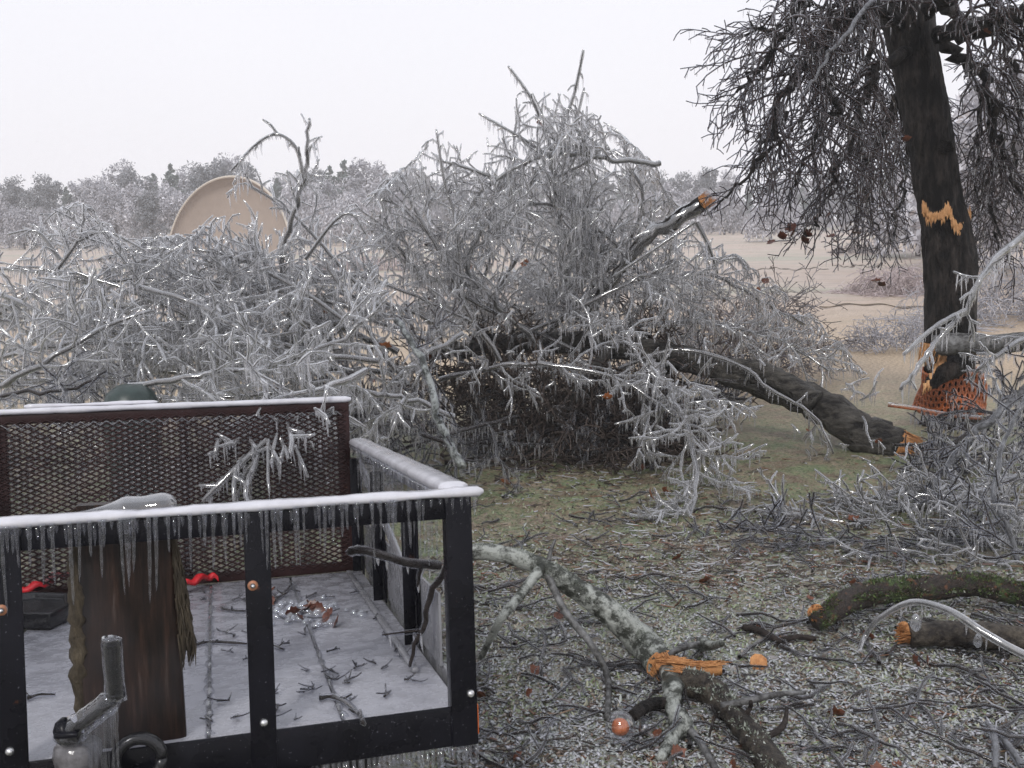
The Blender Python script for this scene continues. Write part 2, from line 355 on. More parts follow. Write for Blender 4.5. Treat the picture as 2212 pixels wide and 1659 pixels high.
# ------------------------------------------------------------------ ground
def ground():
    def axis(f0, f1, step, lo, hi):
        a = list(np.arange(f0, f1, step)); d = step
        while a[-1] < hi: d = min(d * 1.12, 12); a.append(a[-1] + d)
        b = []; v = f0; d = step
        while v > lo: d = min(d * 1.12, 12); v -= d; b.append(v)
        return np.array(b[::-1] + a)
    xs = axis(-2.2, 4.4, 0.022, -158, 158); ys = axis(1.6, 7.6, 0.024, -28, 208)
    X, Y = np.meshgrid(xs, ys)
    Z = terrain(X, Y)
    near = np.clip((11 - Y) / 5, 0, 1) * np.clip((Y + 4) / 3, 0, 1) * np.clip((7 - np.abs(X - 1)) / 3, 0, 1)
    rng = np.random.default_rng(3)
    lump = rng.normal(0, 1, X.shape)
    for _ in range(1): lump = (lump + np.roll(lump, 1, 0) + np.roll(lump, 1, 1) + np.roll(lump, -1, 0) + np.roll(lump, -1, 1)) / 3
    Z = Z + near * lump * 0.0065
    V = np.stack([X, Y, Z], -1).reshape(-1, 3)
    ny, nx = X.shape
    i = (np.arange(ny - 1)[:, None] * nx + np.arange(nx - 1)).ravel()
    m, n = newmat("winter_ground"); p = pos(n)
    s = N(n, "ShaderNodeSeparateXYZ"); n.links.new(p, s.inputs[0])
    big = noise(n, 0.12, 4, 0.6, mapping(n, p, (0.5, 1, 1))); mid = noise(n, 1.3, 5, 0.65, p)
    fine = noise(n, 30, 5, 0.75, p); fine2 = noise(n, 75, 3, 0.7, p)
    far = ramp(n, big, [(0.3, (0.50, 0.38, 0.29)), (0.5, (0.53, 0.43, 0.36)), (0.62, (0.42, 0.40, 0.31)), (0.8, (0.60, 0.51, 0.46))])
    far = mixc(n, ramp(n, noise(n, 2.2, 6, 0.75, mapping(n, p, (0.35, 1, 1))), [(0.36, (0.5,) * 3), (0.56, (0,) * 3)]), far, (0.27, 0.21, 0.16))
    far = mixc(n, ramp(n, noise(n, 0.5, 5, 0.7, mapping(n, p, (0.3, 1, 1))), [(0.52, (0,) * 3), (0.66, (0.55,) * 3)]), far, (0.36, 0.36, 0.25))
    straw = ramp(n, fine, [(0.38, (0.24, 0.17, 0.10)), (0.5, (0.52, 0.39, 0.25)), (0.62, (0.68, 0.55, 0.40))])
    nearc = ramp(n, fine, [(0.34, (0.07, 0.07, 0.045)), (0.44, (0.15, 0.18, 0.085)), (0.5, (0.23, 0.25, 0.14)), (0.56, (0.32, 0.25, 0.155)), (0.62, (0.16, 0.12, 0.085)), (0.7, (0.42, 0.41, 0.40))])
    patch = noise(n, 3.0, 5, 0.7, mapping(n, p, (0.7, 1.3, 1)))
    nearc = mixc(n, ramp(n, patch, [(0.40, (0.9,) * 3), (0.50, (0,) * 3)]), nearc, ramp(n, fine, [(0.38, (0.09, 0.12, 0.05)), (0.62, (0.23, 0.28, 0.14))]))
    nearc = mixc(n, ramp(n, patch, [(0.52, (0,) * 3), (0.62, (0.85,) * 3)]), nearc, ramp(n, fine, [(0.38, (0.12, 0.09, 0.055)), (0.62, (0.42, 0.34, 0.24))]))
    litter = ramp(n, noise(n, 4.2, 5, 0.75, mapping(n, p, (0.6, 1, 1))), [(0.48, (0, 0, 0)), (0.62, (0.85, 0.85, 0.85))])
    nearc = mixc(n, litter, nearc, ramp(n, fine2, [(0.35, (0.07, 0.035, 0.024)), (0.6, (0.26, 0.18, 0.12)), (0.75, (0.42, 0.40, 0.38))]))
    ys_ = N(n, "ShaderNodeMath", operation='MULTIPLY_ADD'); n.links.new(mid, ys_.inputs[0]); ys_.inputs[1].default_value = 3.0; n.links.new(s.outputs['Y'], ys_.inputs[2])
    m1 = N(n, "ShaderNodeMapRange"); setin(m1, {'From Min': 9.0, 'From Max': 12.5}); n.links.new(ys_.outputs[0], m1.inputs[0])
    m2 = N(n, "ShaderNodeMapRange"); setin(m2, {'From Min': 13, 'From Max': 24}); n.links.new(ys_.outputs[0], m2.inputs[0])
    c1 = mixc(n, m1.outputs[0], nearc, straw); c2 = mixc(n, m2.outputs[0], c1, far)
    # glaze: pale, glossy specks of ice between the blades, strongest close by
    gl = ramp(n, fine2, [(0.42, (0, 0, 0)), (0.56, (1, 1, 1))])
    gm = N(n, "ShaderNodeMath", operation='MULTIPLY'); n.links.new(gl, gm.inputs[0])
    m3 = N(n, "ShaderNodeMapRange"); setin(m3, {'From Min': 4.8, 'From Max': 7.2, 'To Min': 0.7, 'To Max': 0.05}); n.links.new(ys_.outputs[0], m3.inputs[0])
    n.links.new(m3.outputs[0], gm.inputs[1])
    c3 = mixc(n, gm.outputs[0], c2, (0.43, 0.43, 0.46))
    rr = mixc(n, gm.outputs[0], (0.6, 0.6, 0.6), (0.08, 0.08, 0.08))
    hh = N(n, "ShaderNodeMath", operation='ADD'); n.links.new(fine, hh.inputs[0]); n.links.new(fine2, hh.inputs[1])
    finish(n, principled(n, c3, rr, bump(n, hh.outputs[0], 0.8, 0.02)).outputs[0])
    o = obj("ground", mesh("ground", V, [np.stack([i, i + 1, i + nx + 1, i + nx], 1)]), m); o['kind'] = 'structure'
def terrain(x, y):
    x = np.asarray(x, float); y = np.asarray(y, float)
    z = np.clip(y - 35, 0, 400) * 0.010
    k = np.clip((y - 12) / 12, 0, 1)
    z = z + k * (0.10 * np.sin(x * 0.11 + y * 0.07) + 0.07 * np.sin(y * 0.23 + 1))
    # two washed-out rills across the field
    for y0, x0, x1, a, am in ((17.5, 4.2, 11, 0.35, 0.10), (30.0, 7.0, 14.0, 0.5, 0.16), (33, -14, -6, 0.5, 0.12)):
        yc = y0 + 0.25 * np.sin(x * 1.3) + 0.12 * np.sin(x * 3.7)
        inx = np.clip((x - x0) / 0.8, 0, 1) * np.clip((x1 - x) / 0.8, 0, 1)
        z = z - inx * am * np.exp(-((y - yc) / (a * 0.7)) ** 2)
    return z
ground()

# ------------------------------------------------------------------ growing branches
random.seed(5)
def rvec(rng):
    while True:
        v = (rng.uniform(-1, 1), rng.uniform(-1, 1), rng.uniform(-1, 1)); l = v[0] ** 2 + v[1] ** 2 + v[2] ** 2
        if 0.01 < l < 1: l = math.sqrt(l); return (v[0] / l, v[1] / l, v[2] / l)
def norm(v):
    l = math.sqrt(v[0] ** 2 + v[1] ** 2 + v[2] ** 2) + 1e-9; return (v[0] / l, v[1] / l, v[2] / l)
def side(d, ang, rng):
    """direction at an angle from d, random azimuth"""
    r = rvec(rng); dot = sum(a * b for a, b in zip(r, d))
    s = norm(tuple(a - dot * b for a, b in zip(r, d))); c, sn = math.cos(ang), math.sin(ang)
    return tuple(a * c + b * sn for a, b in zip(d, s))
class Cfg:
    def __init__(s, **k):
        s.seg = 0.055; s.wig = 0.28; s.grav = -0.05; s.zmin = 0.015; s.lv = 3
        s.dens = (9.0, 11.0, 13.0); s.ratio = (0.45, 0.45, 0.42); s.ang = (0.6, 1.15); s.top = None; s.bias = (0, 0, 0)
        s.rr = 0.62; s.rmin = 0.0022; s.taper = 0.35; s.minlen = 0.05
        for a, b in k.items(): setattr(s, a, b)
def grow(out, p, d, Ln, r, lvl, c, rng):
    n = max(2, int(Ln / c.seg + 0.5)); step = Ln / n
    pts = [p]; d = norm(d); rads = [r]; dirs = [d]
    for i in range(n):
        w = rvec(rng); b = c.bias
        d = norm((d[0] + w[0] * c.wig + b[0], d[1] + w[1] * c.wig + b[1], d[2] + w[2] * c.wig + c.grav + b[2]))
        q = (p[0] + d[0] * step, p[1] + d[1] * step, p[2] + d[2] * step)
        if q[2] < c.zmin: q = (q[0], q[1], c.zmin + rng.random() * 0.01); d = norm((d[0], d[1], abs(d[2]) * 0.3))
        if c.top and c.top(q): d = norm((d[0], d[1], d[2] - 0.9)); q = (p[0] + d[0] * step, p[1] + d[1] * step, p[2] + d[2] * step)
        p = q; pts.append(p); dirs.append(d); rads.append(max(c.rmin, r * (1 - (1 - c.taper) * (i + 1) / n)))
    out.append((pts, rads, lvl))
    if lvl < c.lv: kids(out, pts, dirs, rads, Ln, lvl, c, rng)
def kids(out, pts, dirs, rads, Ln, lvl, c, rng, t0=0.12, lens=None):
    k = c.dens[lvl] * Ln; k = int(k) + (rng.random() < k - int(k))
    for j in range(k):
        t = t0 + (1 - t0) * (j + rng.random()) / max(k, 1); f = min(t, 0.999) * (len(pts) - 1); i = int(f); f -= i
        a, b = pts[i], pts[min(i + 1, len(pts) - 1)]
        p = tuple(x + (y - x) * f for x, y in zip(a, b))
        cl_ = (lens if lens else Ln * c.ratio[lvl]) * (1.15 - 0.6 * t) * rng.uniform(0.45, 1.25)
        if cl_ < c.minlen: continue
        grow(out, p, side(dirs[i], rng.uniform(*c.ang), rng), cl_, max(c.rmin, rads[i] * c.rr), lvl + 1, c, rng)

def smooth_line(nodes, per=5):
    P = np.array(nodes, float); n = len(P)
    if n < 3: per_ = per; return np.array([P[0] + (P[-1] - P[0]) * t for t in np.linspace(0, 1, per_ + 1)])
    Q = np.vstack([2 * P[0] - P[1], P, 2 * P[-1] - P[-2]]); o = []
    for i in range(n - 1):
        a, b, c, d = Q[i:i + 4]
        for t in np.linspace(0, 1, per, endpoint=False):
            o.append(0.5 * ((2 * b) + (-a + c) * t + (2 * a - 5 * b + 4 * c - d) * t * t + (-a + 3 * b - 3 * c + d) * t ** 3))
    o.append(P[-1]); return np.array(o)

def icicle_batch(lines, rng, spacing=0.03, lmin=0.03, lmax=0.11, prob=0.8, tilt=(0, 0, -1), r=0.0042, k=4, rice=0.005, zfloor=0.0):
    """little hanging cones under the sloping and level twigs"""
    S, Dv, Ls, Rs = [], [], [], []
    td = np.array(tilt, float); td /= np.linalg.norm(td)
    for pts, rads, lvl in lines:
        for i in range(len(pts) - 1):
            a = pts[i]; b = pts[i + 1]
            L_ = math.dist(a, b); hz = math.hypot(a[0] - b[0], a[1] - b[1]) / (L_ + 1e-9)
            if hz < 0.35: continue
            m = L_ / spacing; m = int(m) + (rng.random() < m - int(m))
            for _ in range(m):
                if rng.random() > prob: continue
                t = rng.random(); S.append([a[j] + (b[j] - a[j]) * t for j in range(3)])
                Ls.append(lmin + (lmax - lmin) * rng.random() ** 2.2); Rs.append(r * rng.uniform(0.7, 1.35) * (1.0 if rads[i] < 0.02 else 1.3))
                S[-1][2] -= (rads[i] + rice) * 0.7
    if not S: return None
    S = np.array(S); Ls = np.array(Ls); Rs = np.array(Rs); m = len(S)
    Ls = np.minimum(Ls, np.maximum(S[:, 2] - zfloor - 0.01, 0.01))
    g = np.random.default_rng(rng.randrange(1 << 30))
    D = td + g.normal(0, 0.05, (m, 3)); D /= np.linalg.norm(D, axis=1, keepdims=True)
    P = np.stack([S, S + D * (Ls * 0.55)[:, None], S + D * Ls[:, None] + np.array([0, 0, -1]) * (Ls * 0.0)[:, None]], 1)
    RR = np.stack([Rs, Rs * 0.75, Rs * 0.12], 1)
    a = np.arange(k) * 2 * math.pi / k
    V = P[:, :, None, :] + RR[:, :, None, None] * np.stack([np.cos(a), np.sin(a), np.zeros(k)], -1)
    base = (np.arange(m) * 3 * k)[:, None, None] + np.arange(2)[None, :, None] * k
    i = np.arange(k); j = (i + 1) % k
    F = np.stack([base + i, base + j, base + j + k, base + i + k], -1).reshape(-1, 4)
    return V.reshape(-1, 3), F

def add_leaf(p, size, mat, parent, rng, name='leaf'):
    """one curled lobed oak leaf"""
    n = 9; pts = []
    for i in range(n):
        t = i / (n - 1); w = math.sin(math.pi * min(1, t * 1.05 + 0.03)) * (0.34 + 0.13 * (i % 2))
        pts.append((t - 0.5, w, t))
    V = []; F = []
    for i, (x, w, t) in enumerate(pts):
        cz = 0.28 * (t - 0.5) ** 2 * 2
        for s_, ww in ((-1, w), (0, 0), (1, w)): V.append((x, s_ * ww, cz + 0.55 * ww * ww * 2.2 * (0.6 if s_ < 0 else 1) + 0.02 * math.sin(i * 2.1)))
    for i in range(n - 1):
        for s_ in (0, 1): F.append((i * 3 + s_, i * 3 + s_ + 1, i * 3 + s_ + 4, i * 3 + s_ + 3))
    me = mesh(name, np.array(V) * size, [F])
    me.transform(Matrix.Translation(Vector(p)) @ Matrix.Rotation(rng.uniform(0, 6.28), 4, 'Z') @ Matrix.Rotation(rng.uniform(-1.2, 1.2), 4, 'X') @ Matrix.Rotation(rng.uniform(-.8, .8), 4, 'Y'))
    o = obj(name, me, mat, parent)
    return o

def torn_disc(c, axis, r, rng, depth=0.5, k=22, spike=0.6):
    V, F = torn_disc0(c, axis, r, rng, depth * .6, k, spike * .5)
    mb = MB().add(V, F); ax = np.array(axis, float); ax /= np.linalg.norm(ax); ph = rng.uniform(0, 6.28)
    ref = np.array([0, 0, 1.0]) if abs(ax[2]) < 0.9 else np.array([1.0, 0, 0]); u = np.cross(ax, ref); u /= np.linalg.norm(u); v = np.cross(u, ax)
    for i in range(int(70 + 900 * r)):
        a = rng.uniform(0, 6.28); q = math.sqrt(rng.random()) * .98; b = np.array(c) + (u * math.cos(a) + v * math.sin(a)) * r * q
        ln = r * (.25 + .9 * spike * rng.random() ** 2 + .45 * (1 + math.sin(a + ph)) * q); w = r * rng.uniform(.03, .08)
        e = b + (ax + np.array([rng.uniform(-.14, .14) for _ in range(3)])) * ln
        mb.tube([b - ax * r * .1, (b + e) / 2, e], [w, w * .8, w * .12], 4, False)
    return np.concatenate(mb.V), [np.concatenate(x) for x in mb.F.values()]
def torn_disc0(c, axis, r, rng, depth=0.5, k=22, spike=0.6):
    """ragged break across a limb: rings of vertices thrown forward into splinters"""
    ax = np.array(axis, float); ax /= np.linalg.norm(ax)
    ref = np.array([0, 0, 1.0]) if abs(ax[2]) < 0.9 else np.array([1.0, 0, 0])
    u = np.cross(ax, ref); u /= np.linalg.norm(u); v = np.cross(u, ax)
    V = []; F4 = []; F3 = []
    rings = (1.04, 0.8, 0.5, 0.22); ph = rng.uniform(0, 6.28)
    for ri, q in enumerate(rings):
        for i in range(k):
            a = 2 * math.pi * i / k
            h = (0 if ri == 0 else r * depth * (0.2 + 0.5 * math.sin(a + ph)) + r * spike * rng.random() ** 2)
            rr = r * q * rng.uniform(0.93, 1.07)
            V.append(np.array(c) + (u * math.cos(a) + v * math.sin(a)) * rr + ax * (h - (0.08 * r if ri == 0 else 0)))
    V.append(np.array(c) + ax * r * depth * 0.4)
    for ri in range(3):
        for i in range(k):
            j = (i + 1) % k; F4.append((ri * k + i, ri * k + j, (ri + 1) * k + j, (ri + 1) * k + i))
    for i in range(k): F3.append((3 * k + i, 3 * k + (i + 1) % k, 4 * k))
    return V, [np.array(F4), np.array(F3)]

TRK = [(930, 765), (1050, 748), (1180, 740), (1300, 745), (1450, 770), (1570, 800), (1700, 845), (1800, 890), (1880, 945), (1938, 965)]
def hides_trunk(l, rng):
    for p in l[0][::2]:
        v = np.array(p) - CP; d = v @ F_
        if d > 7.6 or d < 4.5: continue
        x, y = 1106 + 2150 * (v @ RT) / d, 829.5 - 2150 * (v @ UP) / d
        if x < 930 or x > 1960: continue
        if abs(y - np.interp(x, [a for a, _ in TRK], [b for _, b in TRK])) < (45 if x > 1450 else 26): return rng.random() < (.78 if x > 1480 else .72)
    return False
def limb(label, nodes, r0, r1, seed, cfg=None, name='fallen_limb', cat='fallen limb', L1=0.8, extras=(), bark='twig', tbark='twig',
         ice='ice', icicles=True, tilt=(0, 0, -1), torn=None, leaves=0, group=None, rad=None, spacing=0.025, lmax=0.095, iceth=0.0060, t0=0.12, prob=0.8, k0=10, world=False, woodm='wood', parts_only=None):
    rng = random.Random(seed); c = cfg or Cfg()
    conv = (lambda q: tuple(q)) if world else (lambda q: tuple(at(*q)))
    main = smooth_line([conv(q) for q in nodes], 5)
    rads = np.linspace(r0, r1, len(main)) if rad is None else np.interp(np.linspace(0, 1, len(main)), np.linspace(0, 1, len(rad)), rad)
    g = np.random.default_rng(seed)
    main[1:-1] += g.normal(0, 0.012, main[1:-1].shape) * min(1, r0 / 0.03)
    root = parts_only or thing(name, label, cat, tuple(main[0]), group)
    L_ = float(np.sum(np.linalg.norm(np.diff(main, axis=0), axis=1)))
    dirs = [norm(tuple(v)) for v in np.gradient(main, axis=0)]
    lines = []; pl = [tuple(p) for p in main]
    kids(lines, pl, dirs, [min(x * 0.5, 0.014) for x in rads], L_, 0, c, rng, t0, L1)
    mains = [(pl, list(rads), 0)]
    for e in extras:
        en = smooth_line([conv(q) for q in e[0]], 5); er = np.linspace(e[1], e[2], len(en))
        ed = [norm(tuple(v)) for v in np.gradient(en, axis=0)]; el = float(np.sum(np.linalg.norm(np.diff(en, axis=0), axis=1)))
        mains.append(([tuple(p) for p in en], list(er), 0))
        kids(lines, [tuple(p) for p in en], ed, [min(x, 0.009) for x in er], el, 0, c, rng, 0.1, e[3] if len(e) > 3 else L1)
    lines = [l for l in lines if l[2] < 1 or not hides_trunk(l, rng)]
    mb = MB()
    for pts, rr, _ in mains: mb.tube(pts, rr, k0, True, bump=0.05)
    obj('branch', mb.mesh('branch'), MT[bark], root)
    if lines:
        V, F = tubes([l[0] for l in lines], [l[1] for l in lines], 4)
        obj('twigs', mesh('twigs', V, F), MT[tbark], root, kind='stuff')
    if ice and ice != 'none':
        PL = []; RL = []
        for pts, rr, lv in mains + lines:
            if rr[0] > 0.035: continue
            q = np.array(pts); q[:, 2] -= iceth * 0.25
            a = np.array(rr) + iceth * g.uniform(0.65, 1.25, len(rr)); a[-1] *= 0.75
            # close the tip with a rounded bead
            tipd = q[-1] - q[-2]; tipd /= np.linalg.norm(tipd) + 1e-9
            q = np.vstack([q, q[-1] + tipd * a[-1] * 0.9]); a = np.append(a, a[-1] * 0.25)
            PL.append(q); RL.append(a)
        V, F = tubes(PL, RL, 6, bump=0.06)
        obj('ice_glaze', mesh('ice_glaze', V, F), MT[ice], root, kind='stuff')
    if icicles:
        r_ = icicle_batch(mains + lines, rng, spacing, 0.02, lmax, prob, tilt)
        if r_: obj('icicles', mesh('icicles', r_[0], [r_[1]]), MT['icicle'], root, kind='stuff')
    if torn:
        for end in torn:
            i = 0 if end == 'start' else -1
            ax = (main[0] - main[1]) if i == 0 else (main[-1] - main[-2])
            V, F = torn_disc(main[i], ax, rads[i] * 1.0, rng, 0.7, spike=1.3)
            mb = MB().add(V, F); obj('torn_end', mb.mesh('torn_end', False), MT[woodm], root)
    for _ in range(leaves):
        l = rng.choice(lines)[0]; add_leaf(l[-1], rng.uniform(0.05, 0.09), MT[rng.choice(['leaf', 'leafdark', 'leaforange'])], root, rng)
    return root, mains + lines

# ------------------------------------------------------------------ trailer (own frame: x along the front rail, y to the rear, z up)
TX = np.array([0.95734027, -0.03425548, 0.28692536]); TY = np.array([-0.28746693, -0.01199253, 0.95771548]); TZ = np.array([-0.02936605, -0.99934115, -0.02132825])
def c2w(v): return RT * v[0] - UP * v[1] + F_ * v[2]
S_ = 0.822
TO = CP + c2w(np.array([-0.115, 0.905, 2.774]) * S_)
ax_, ay_, az_ = c2w(TX), c2w(TY), c2w(TZ)
TM = Matrix(((ax_[0], ay_[0], az_[0], TO[0]), (ax_[1], ay_[1], az_[1], TO[1]), (ax_[2], ay_[2], az_[2], TO[2]), (0, 0, 0, 1)))
TMI = TM.inverted()
TL, TH, TG, TW = 1.666, 0.488, 0.657, 1.41
def tp(p): return TM @ Vector(p)
def to_t(p): return np.array(TMI @ Vector(p))
def tf(px, py, z=0.0):
    """picture point on the plane of height z above the bed, in the trailer's frame"""
    a = to_t(CP); b = to_t(CP + ray(px, py)); d = b - a
    return a + d * ((z - a[2]) / d[2])
def ty(px, py, y=0.0):
    a = to_t(CP); b = to_t(CP + ray(px, py)); d = b - a
    return a + d * ((y - a[1]) / d[1])
def prt(name, me, mat, parent, bev=0, **kw):
    """a part given in the trailer's frame"""
    o = bpy.data.objects.new(name, me); COL.objects.link(o)
    for m_ in (mat if isinstance(mat, (list, tuple)) else [mat]): me.materials.append(m_)
    o.parent = parent
    for k_, v in kw.items(): o[k_] = v
    if bev: bevel(o, bev)
    return o
def make_icicle(L_, r, rng, lean=0.0, k=8):
    n = 9; z = np.linspace(0, 1, n); mb = MB()
    P = np.stack([lean * L_ * z ** 2, np.zeros(n), -L_ * z], 1)
    rr = r * (1 - 0.62 * z ** 0.8) * (1 + 0.16 * np.sin(z * 19 + rng.random() * 6)) * (1 + np.array([rng.uniform(-.08, .08) for _ in range(n)])); rr[-1] = r * 0.12; rr[-2] = max(rr[-2], r * .33)
    mb.tube(P, rr, k, True); return mb.mesh('icicle')

def trailer():
    rng = random.Random(2)
    T = thing('utility_trailer', 'black utility trailer with ice covered rails and a maroon mesh ramp gate', 'trailer', mw=TM)
    a = 0.05
    # front top rail (angle iron) and its ice
    mb = MB().box(-TW, 0.006, -0.006, 0.0, TH - 0.048, TH).box(-TW, -0.006, 0.0005, 0.042, TH - 0.006, TH)
    fr = prt('front_rail', mb.mesh('front_rail', False), MT['black'], T, 0.0015)
    def cap(x_of, n, hw, hh, z0, name, parent, jit=0.0012, mat='icecap'):
        k = 14; V = []; g = np.random.default_rng(int(hw * 1e5))
        a_ = np.arange(k) * 2 * math.pi / k
        jw = np.convolve(g.normal(0, 1, n + 8), np.ones(9) / 3, 'valid'); jh = np.convolve(g.normal(0, 1, n + 8), np.ones(9) / 3, 'valid')
        for i in range(n):
            c, d = x_of(i / (n - 1)); end = 1.0 if 0 < i < n - 1 else 0.55
            for q in a_:
                u = math.copysign(abs(math.cos(q)) ** 0.7, math.cos(q)) * (hw + jit * jw[i] * 1.5) * end; w = math.copysign(abs(math.sin(q)) ** 0.8, math.sin(q)) * (hh + jit * jh[i]) * end
                V.append((c[0] + d[0] * u, c[1] + d[1] * u, z0 + w))
        F = [(i * k + j, i * k + (j + 1) % k, (i + 1) * k + (j + 1) % k, (i + 1) * k + j) for i in range(n - 1) for j in range(k)]
        mb = MB().add(V, np.array(F)); mb.add(np.array(V[:k]), [list(range(k))[::-1]]); mb.add(np.array(V[-k:]), [list(range(k))])
        return prt(name, mb.mesh(name), MT[mat], parent)
    cap(lambda t: ((-TW - 0.02 + (TW + 0.065) * t, 0.012), (0, 1)), 120, 0.031, 0.0105, TH + 0.009, 'ice_cap', fr)
    # hump of clear ice over the slab's top
    g = MB(); n = 26
    xa, xb = ty(172, 1100, 0.04)[0], ty(382, 1090, 0.04)[0]
    P = []; rr = []
    for i in range(n):
        t = i / (n - 1); P.append((xa + (xb - xa) * t, 0.045, TH + 0.014 + 0.008 * t)); rr.append(0.004 + 0.020 * (max(0, min(1, t * 2.2)) ** 1.5) * math.sqrt(max(0, 1 - max(0, (t - .86) / .14) ** 2)) * (1 + .08 * math.sin(t * 17)))
    V, F = tubes([np.array(P)], [np.array(rr)], 16); V[:, 1] = (V[:, 1] - 0.045) * 1.7 + 0.045
    g.add(V, F); prt('ice_hump', g.mesh('ice_hump'), MT['clear'], fr)
    # side rails
    for sx, nm in ((1, 'side_rail'), (-1, 'side_rail')):
        X = 0.0 if sx > 0 else -TW
        mb = MB().box(min(X, X - sx * 0.006), max(X, X - sx * 0.006), 0.044, TL, TH - 0.05, TH - 0.001).box(min(X - sx * 0.0065, X - sx * 0.045), max(X - sx * 0.0065, X - sx * 0.045), 0.044, TL, TH - 0.007, TH - 0.001)
        rl = prt(nm, mb.mesh(nm, False), MT['greyice'], T, 0.0015)
        cap(lambda t, X=X, sx=sx: ((X - sx * 0.012, 0.03 + (TL - 0.03) * t), (1, 0)), 80, 0.036, 0.017, TH + 0.012, 'ice_cap', rl, 0.0007)
    # frame round the bed
    mb = MB().box(-TW, 0.014, -0.008, 0.0, -0.078, 0.012).box(-TW, 0.014, 0.0, 0.05, -0.078, -0.070)
    prt('bed_frame', mb.mesh('bed_frame', False), MT['black'], T, 0.002)
    for X0, X1 in ((0.006, 0.012), (-TW, -TW + 0.008)):
        prt('bed_frame', MB().box(X0 - 0.001, X1 + 0.001, 0.002, TL, -0.079, 0.011).mesh('bed_frame', False), MT['greyice'], T, 0.002)
    prt('bed_frame', MB().box(-TW, 0, TL, TL + 0.05, -0.08, -0.01).mesh('bed_frame', False), MT['black'], T, 0.002)
    # uprights
    def post(x, y, w, z0, z1, mat='black', dy=0.028):
        mb = MB().box(x - w / 2, x + w / 2, y - 0.0115, y - 0.0068, z0, z1).box(x - w / 2, x - w / 2 + 0.006, y - 0.0066, y + dy, z0, z1 - 0.008)
        return prt('post', mb.mesh('post', False), MT[mat], T, 0.0012)
    post(-0.017, 0.0, 0.060, -0.079, TH - 0.001)
    post(-0.461, 0.0, 0.054, -0.079, TH - 0.001)
    post(-0.948, 0.0, 0.054, -0.079, TH - 0.001)
    post(-TW + 0.03, 0.0, 0.058, -0.079, TH - 0.001)
    for sx, X in ((1, -0.006), (-1, -TW + 0.006)):
        for y in (0.55, 1.12, TL - 0.03):
            m_ = MB().box(min(X - sx * 0.006, X - sx * 0.001), max(X - sx * 0.006, X - sx * 0.001), y - 0.026, y + 0.026, 0, TH - 0.052).box(min(X - sx * .0065, X - sx * .04), max(X - sx * .0065, X - sx * .04), y + 0.02, y + 0.026, 0, TH - 0.052)
            prt('post', m_.mesh('post', False), MT['black'], T, 0.0012)
    # toe boards and brace of the right side
    prt('side_panel', MB().box(-0.004, 0.003, 0.30, TL - 0.02, 0.012, 0.20).mesh('side_panel', False), MT['greyice'], T, 0.001)
    prt('toe_board', MB().box(-0.078, -0.060, 0.30, TL - 0.05, 0.003, 0.016).mesh('toe_board', False), MT['greyice'], T, 0.004)
    prt('side_panel', MB().box(-TW - 0.003, -TW + 0.004, 0.10, TL - 0.02, 0.012, 0.20).mesh('side_panel', False), MT['greyice'], T, 0.001)
    prt('brace', MB().bar((-0.02, TL - 0.1, TH - 0.06), (-0.02, 0.72, 0.20), 0.008, 0.05, (0, 0, 1)).mesh('brace', False), MT['greyice'], T, 0.002)
    # bed
    mb = MB(); xs = [-TW + 0.012, -1.13, -0.85, -0.575, -0.285, -0.010]
    for i in range(5):
        mb.box(xs[i] + 0.004, xs[i + 1] - 0.004, 0.004, TL - 0.004, -0.038, 0.0)
    prt('bed_boards', mb.mesh('bed_boards', False), MT['bedice'], T, 0.004)
    for y in (0.3, 0.8, 1.3): prt('cross_member', MB().box(-TW + 0.01, -0.01, y, y + 0.05, -0.085, -0.039).mesh('cross_member', False), MT['black'], T)
    # beads of ice filling the board gaps
    for gx in (-0.285, -0.575):
        n = 70; ys = np.linspace(0.05, TL - 0.1, n); P = np.stack([gx + np.array([rng.uniform(-.003, .003) for _ in range(n)]), ys, np.full(n, 0.0)], 1)
        rr = np.array([rng.choice([0.003, 0.006, 0.009, 0.012]) for _ in range(n)])
        prt('gap_ice', MB().tube(P, rr, 8, True).mesh('gap_ice'), MT['gateice'], T)
    # ramp gate
    g0, g1, zb = -1.29, -0.04, 0.0
    G = bpy.data.objects.new('ramp_gate', MB().box(g0, g1, TL + 0.004, TL + 0.034, TG - 0.035, TG).box(g0, g1, TL + 0.004, TL + 0.034, zb, zb + 0.035)
        .box(g0, g0 + 0.045, TL + 0.006, TL + 0.032, zb + 0.0355, TG - 0.0355).box(g1 - 0.045, g1, TL + 0.006, TL + 0.032, zb + 0.0355, TG - 0.0355)
        .box(-0.665, -0.635, TL + 0.012, TL + 0.036, zb + 0.0355, TG - 0.0355).mesh('ramp_gate', False))
    COL.objects.link(G); G.data.materials.append(MT['maroon']); G.parent = T; bevel(G, 0.002)
    mb = MB(); dx, dz = 0.040, 0.0190; nx = int((g1 - g0 - 0.03) / dx * 2); rows = int((TG - zb - 0.05) / dz)
    PL = []; RL = []
    for r_ in range(rows + 1):
        z0 = zb + 0.03 + r_ * dz
        for ph in (0, 1):
            x = g0 + 0.015 + np.arange(nx + 1) * dx / 2
            z = z0 + np.where((np.arange(nx + 1) + ph) % 2 == 0, -dz * 0.235, dz * 0.235) + (dz / 2 if ph else 0)
            z = z0 + (dz / 2) * ph + np.where((np.arange(nx + 1) + ph) % 2 == 0, -dz * 0.25, dz * 0.25)
            yy = TL + 0.0015 + 0.004 * ((np.arange(nx + 1)) % 2)
            PL.append(np.stack([x, yy, z], 1)); RL.append(np.full(nx + 1, 0.0037))
    V, F = tubes(PL, RL, 4, phase=0.6)
    prt('expanded_mesh', mesh('expanded_mesh', V, F, False), MT['maroon'], G)
    # ice that has closed part of the holes
    m, n_ = newmat("mesh_hole_ice"); c = coords(n_)
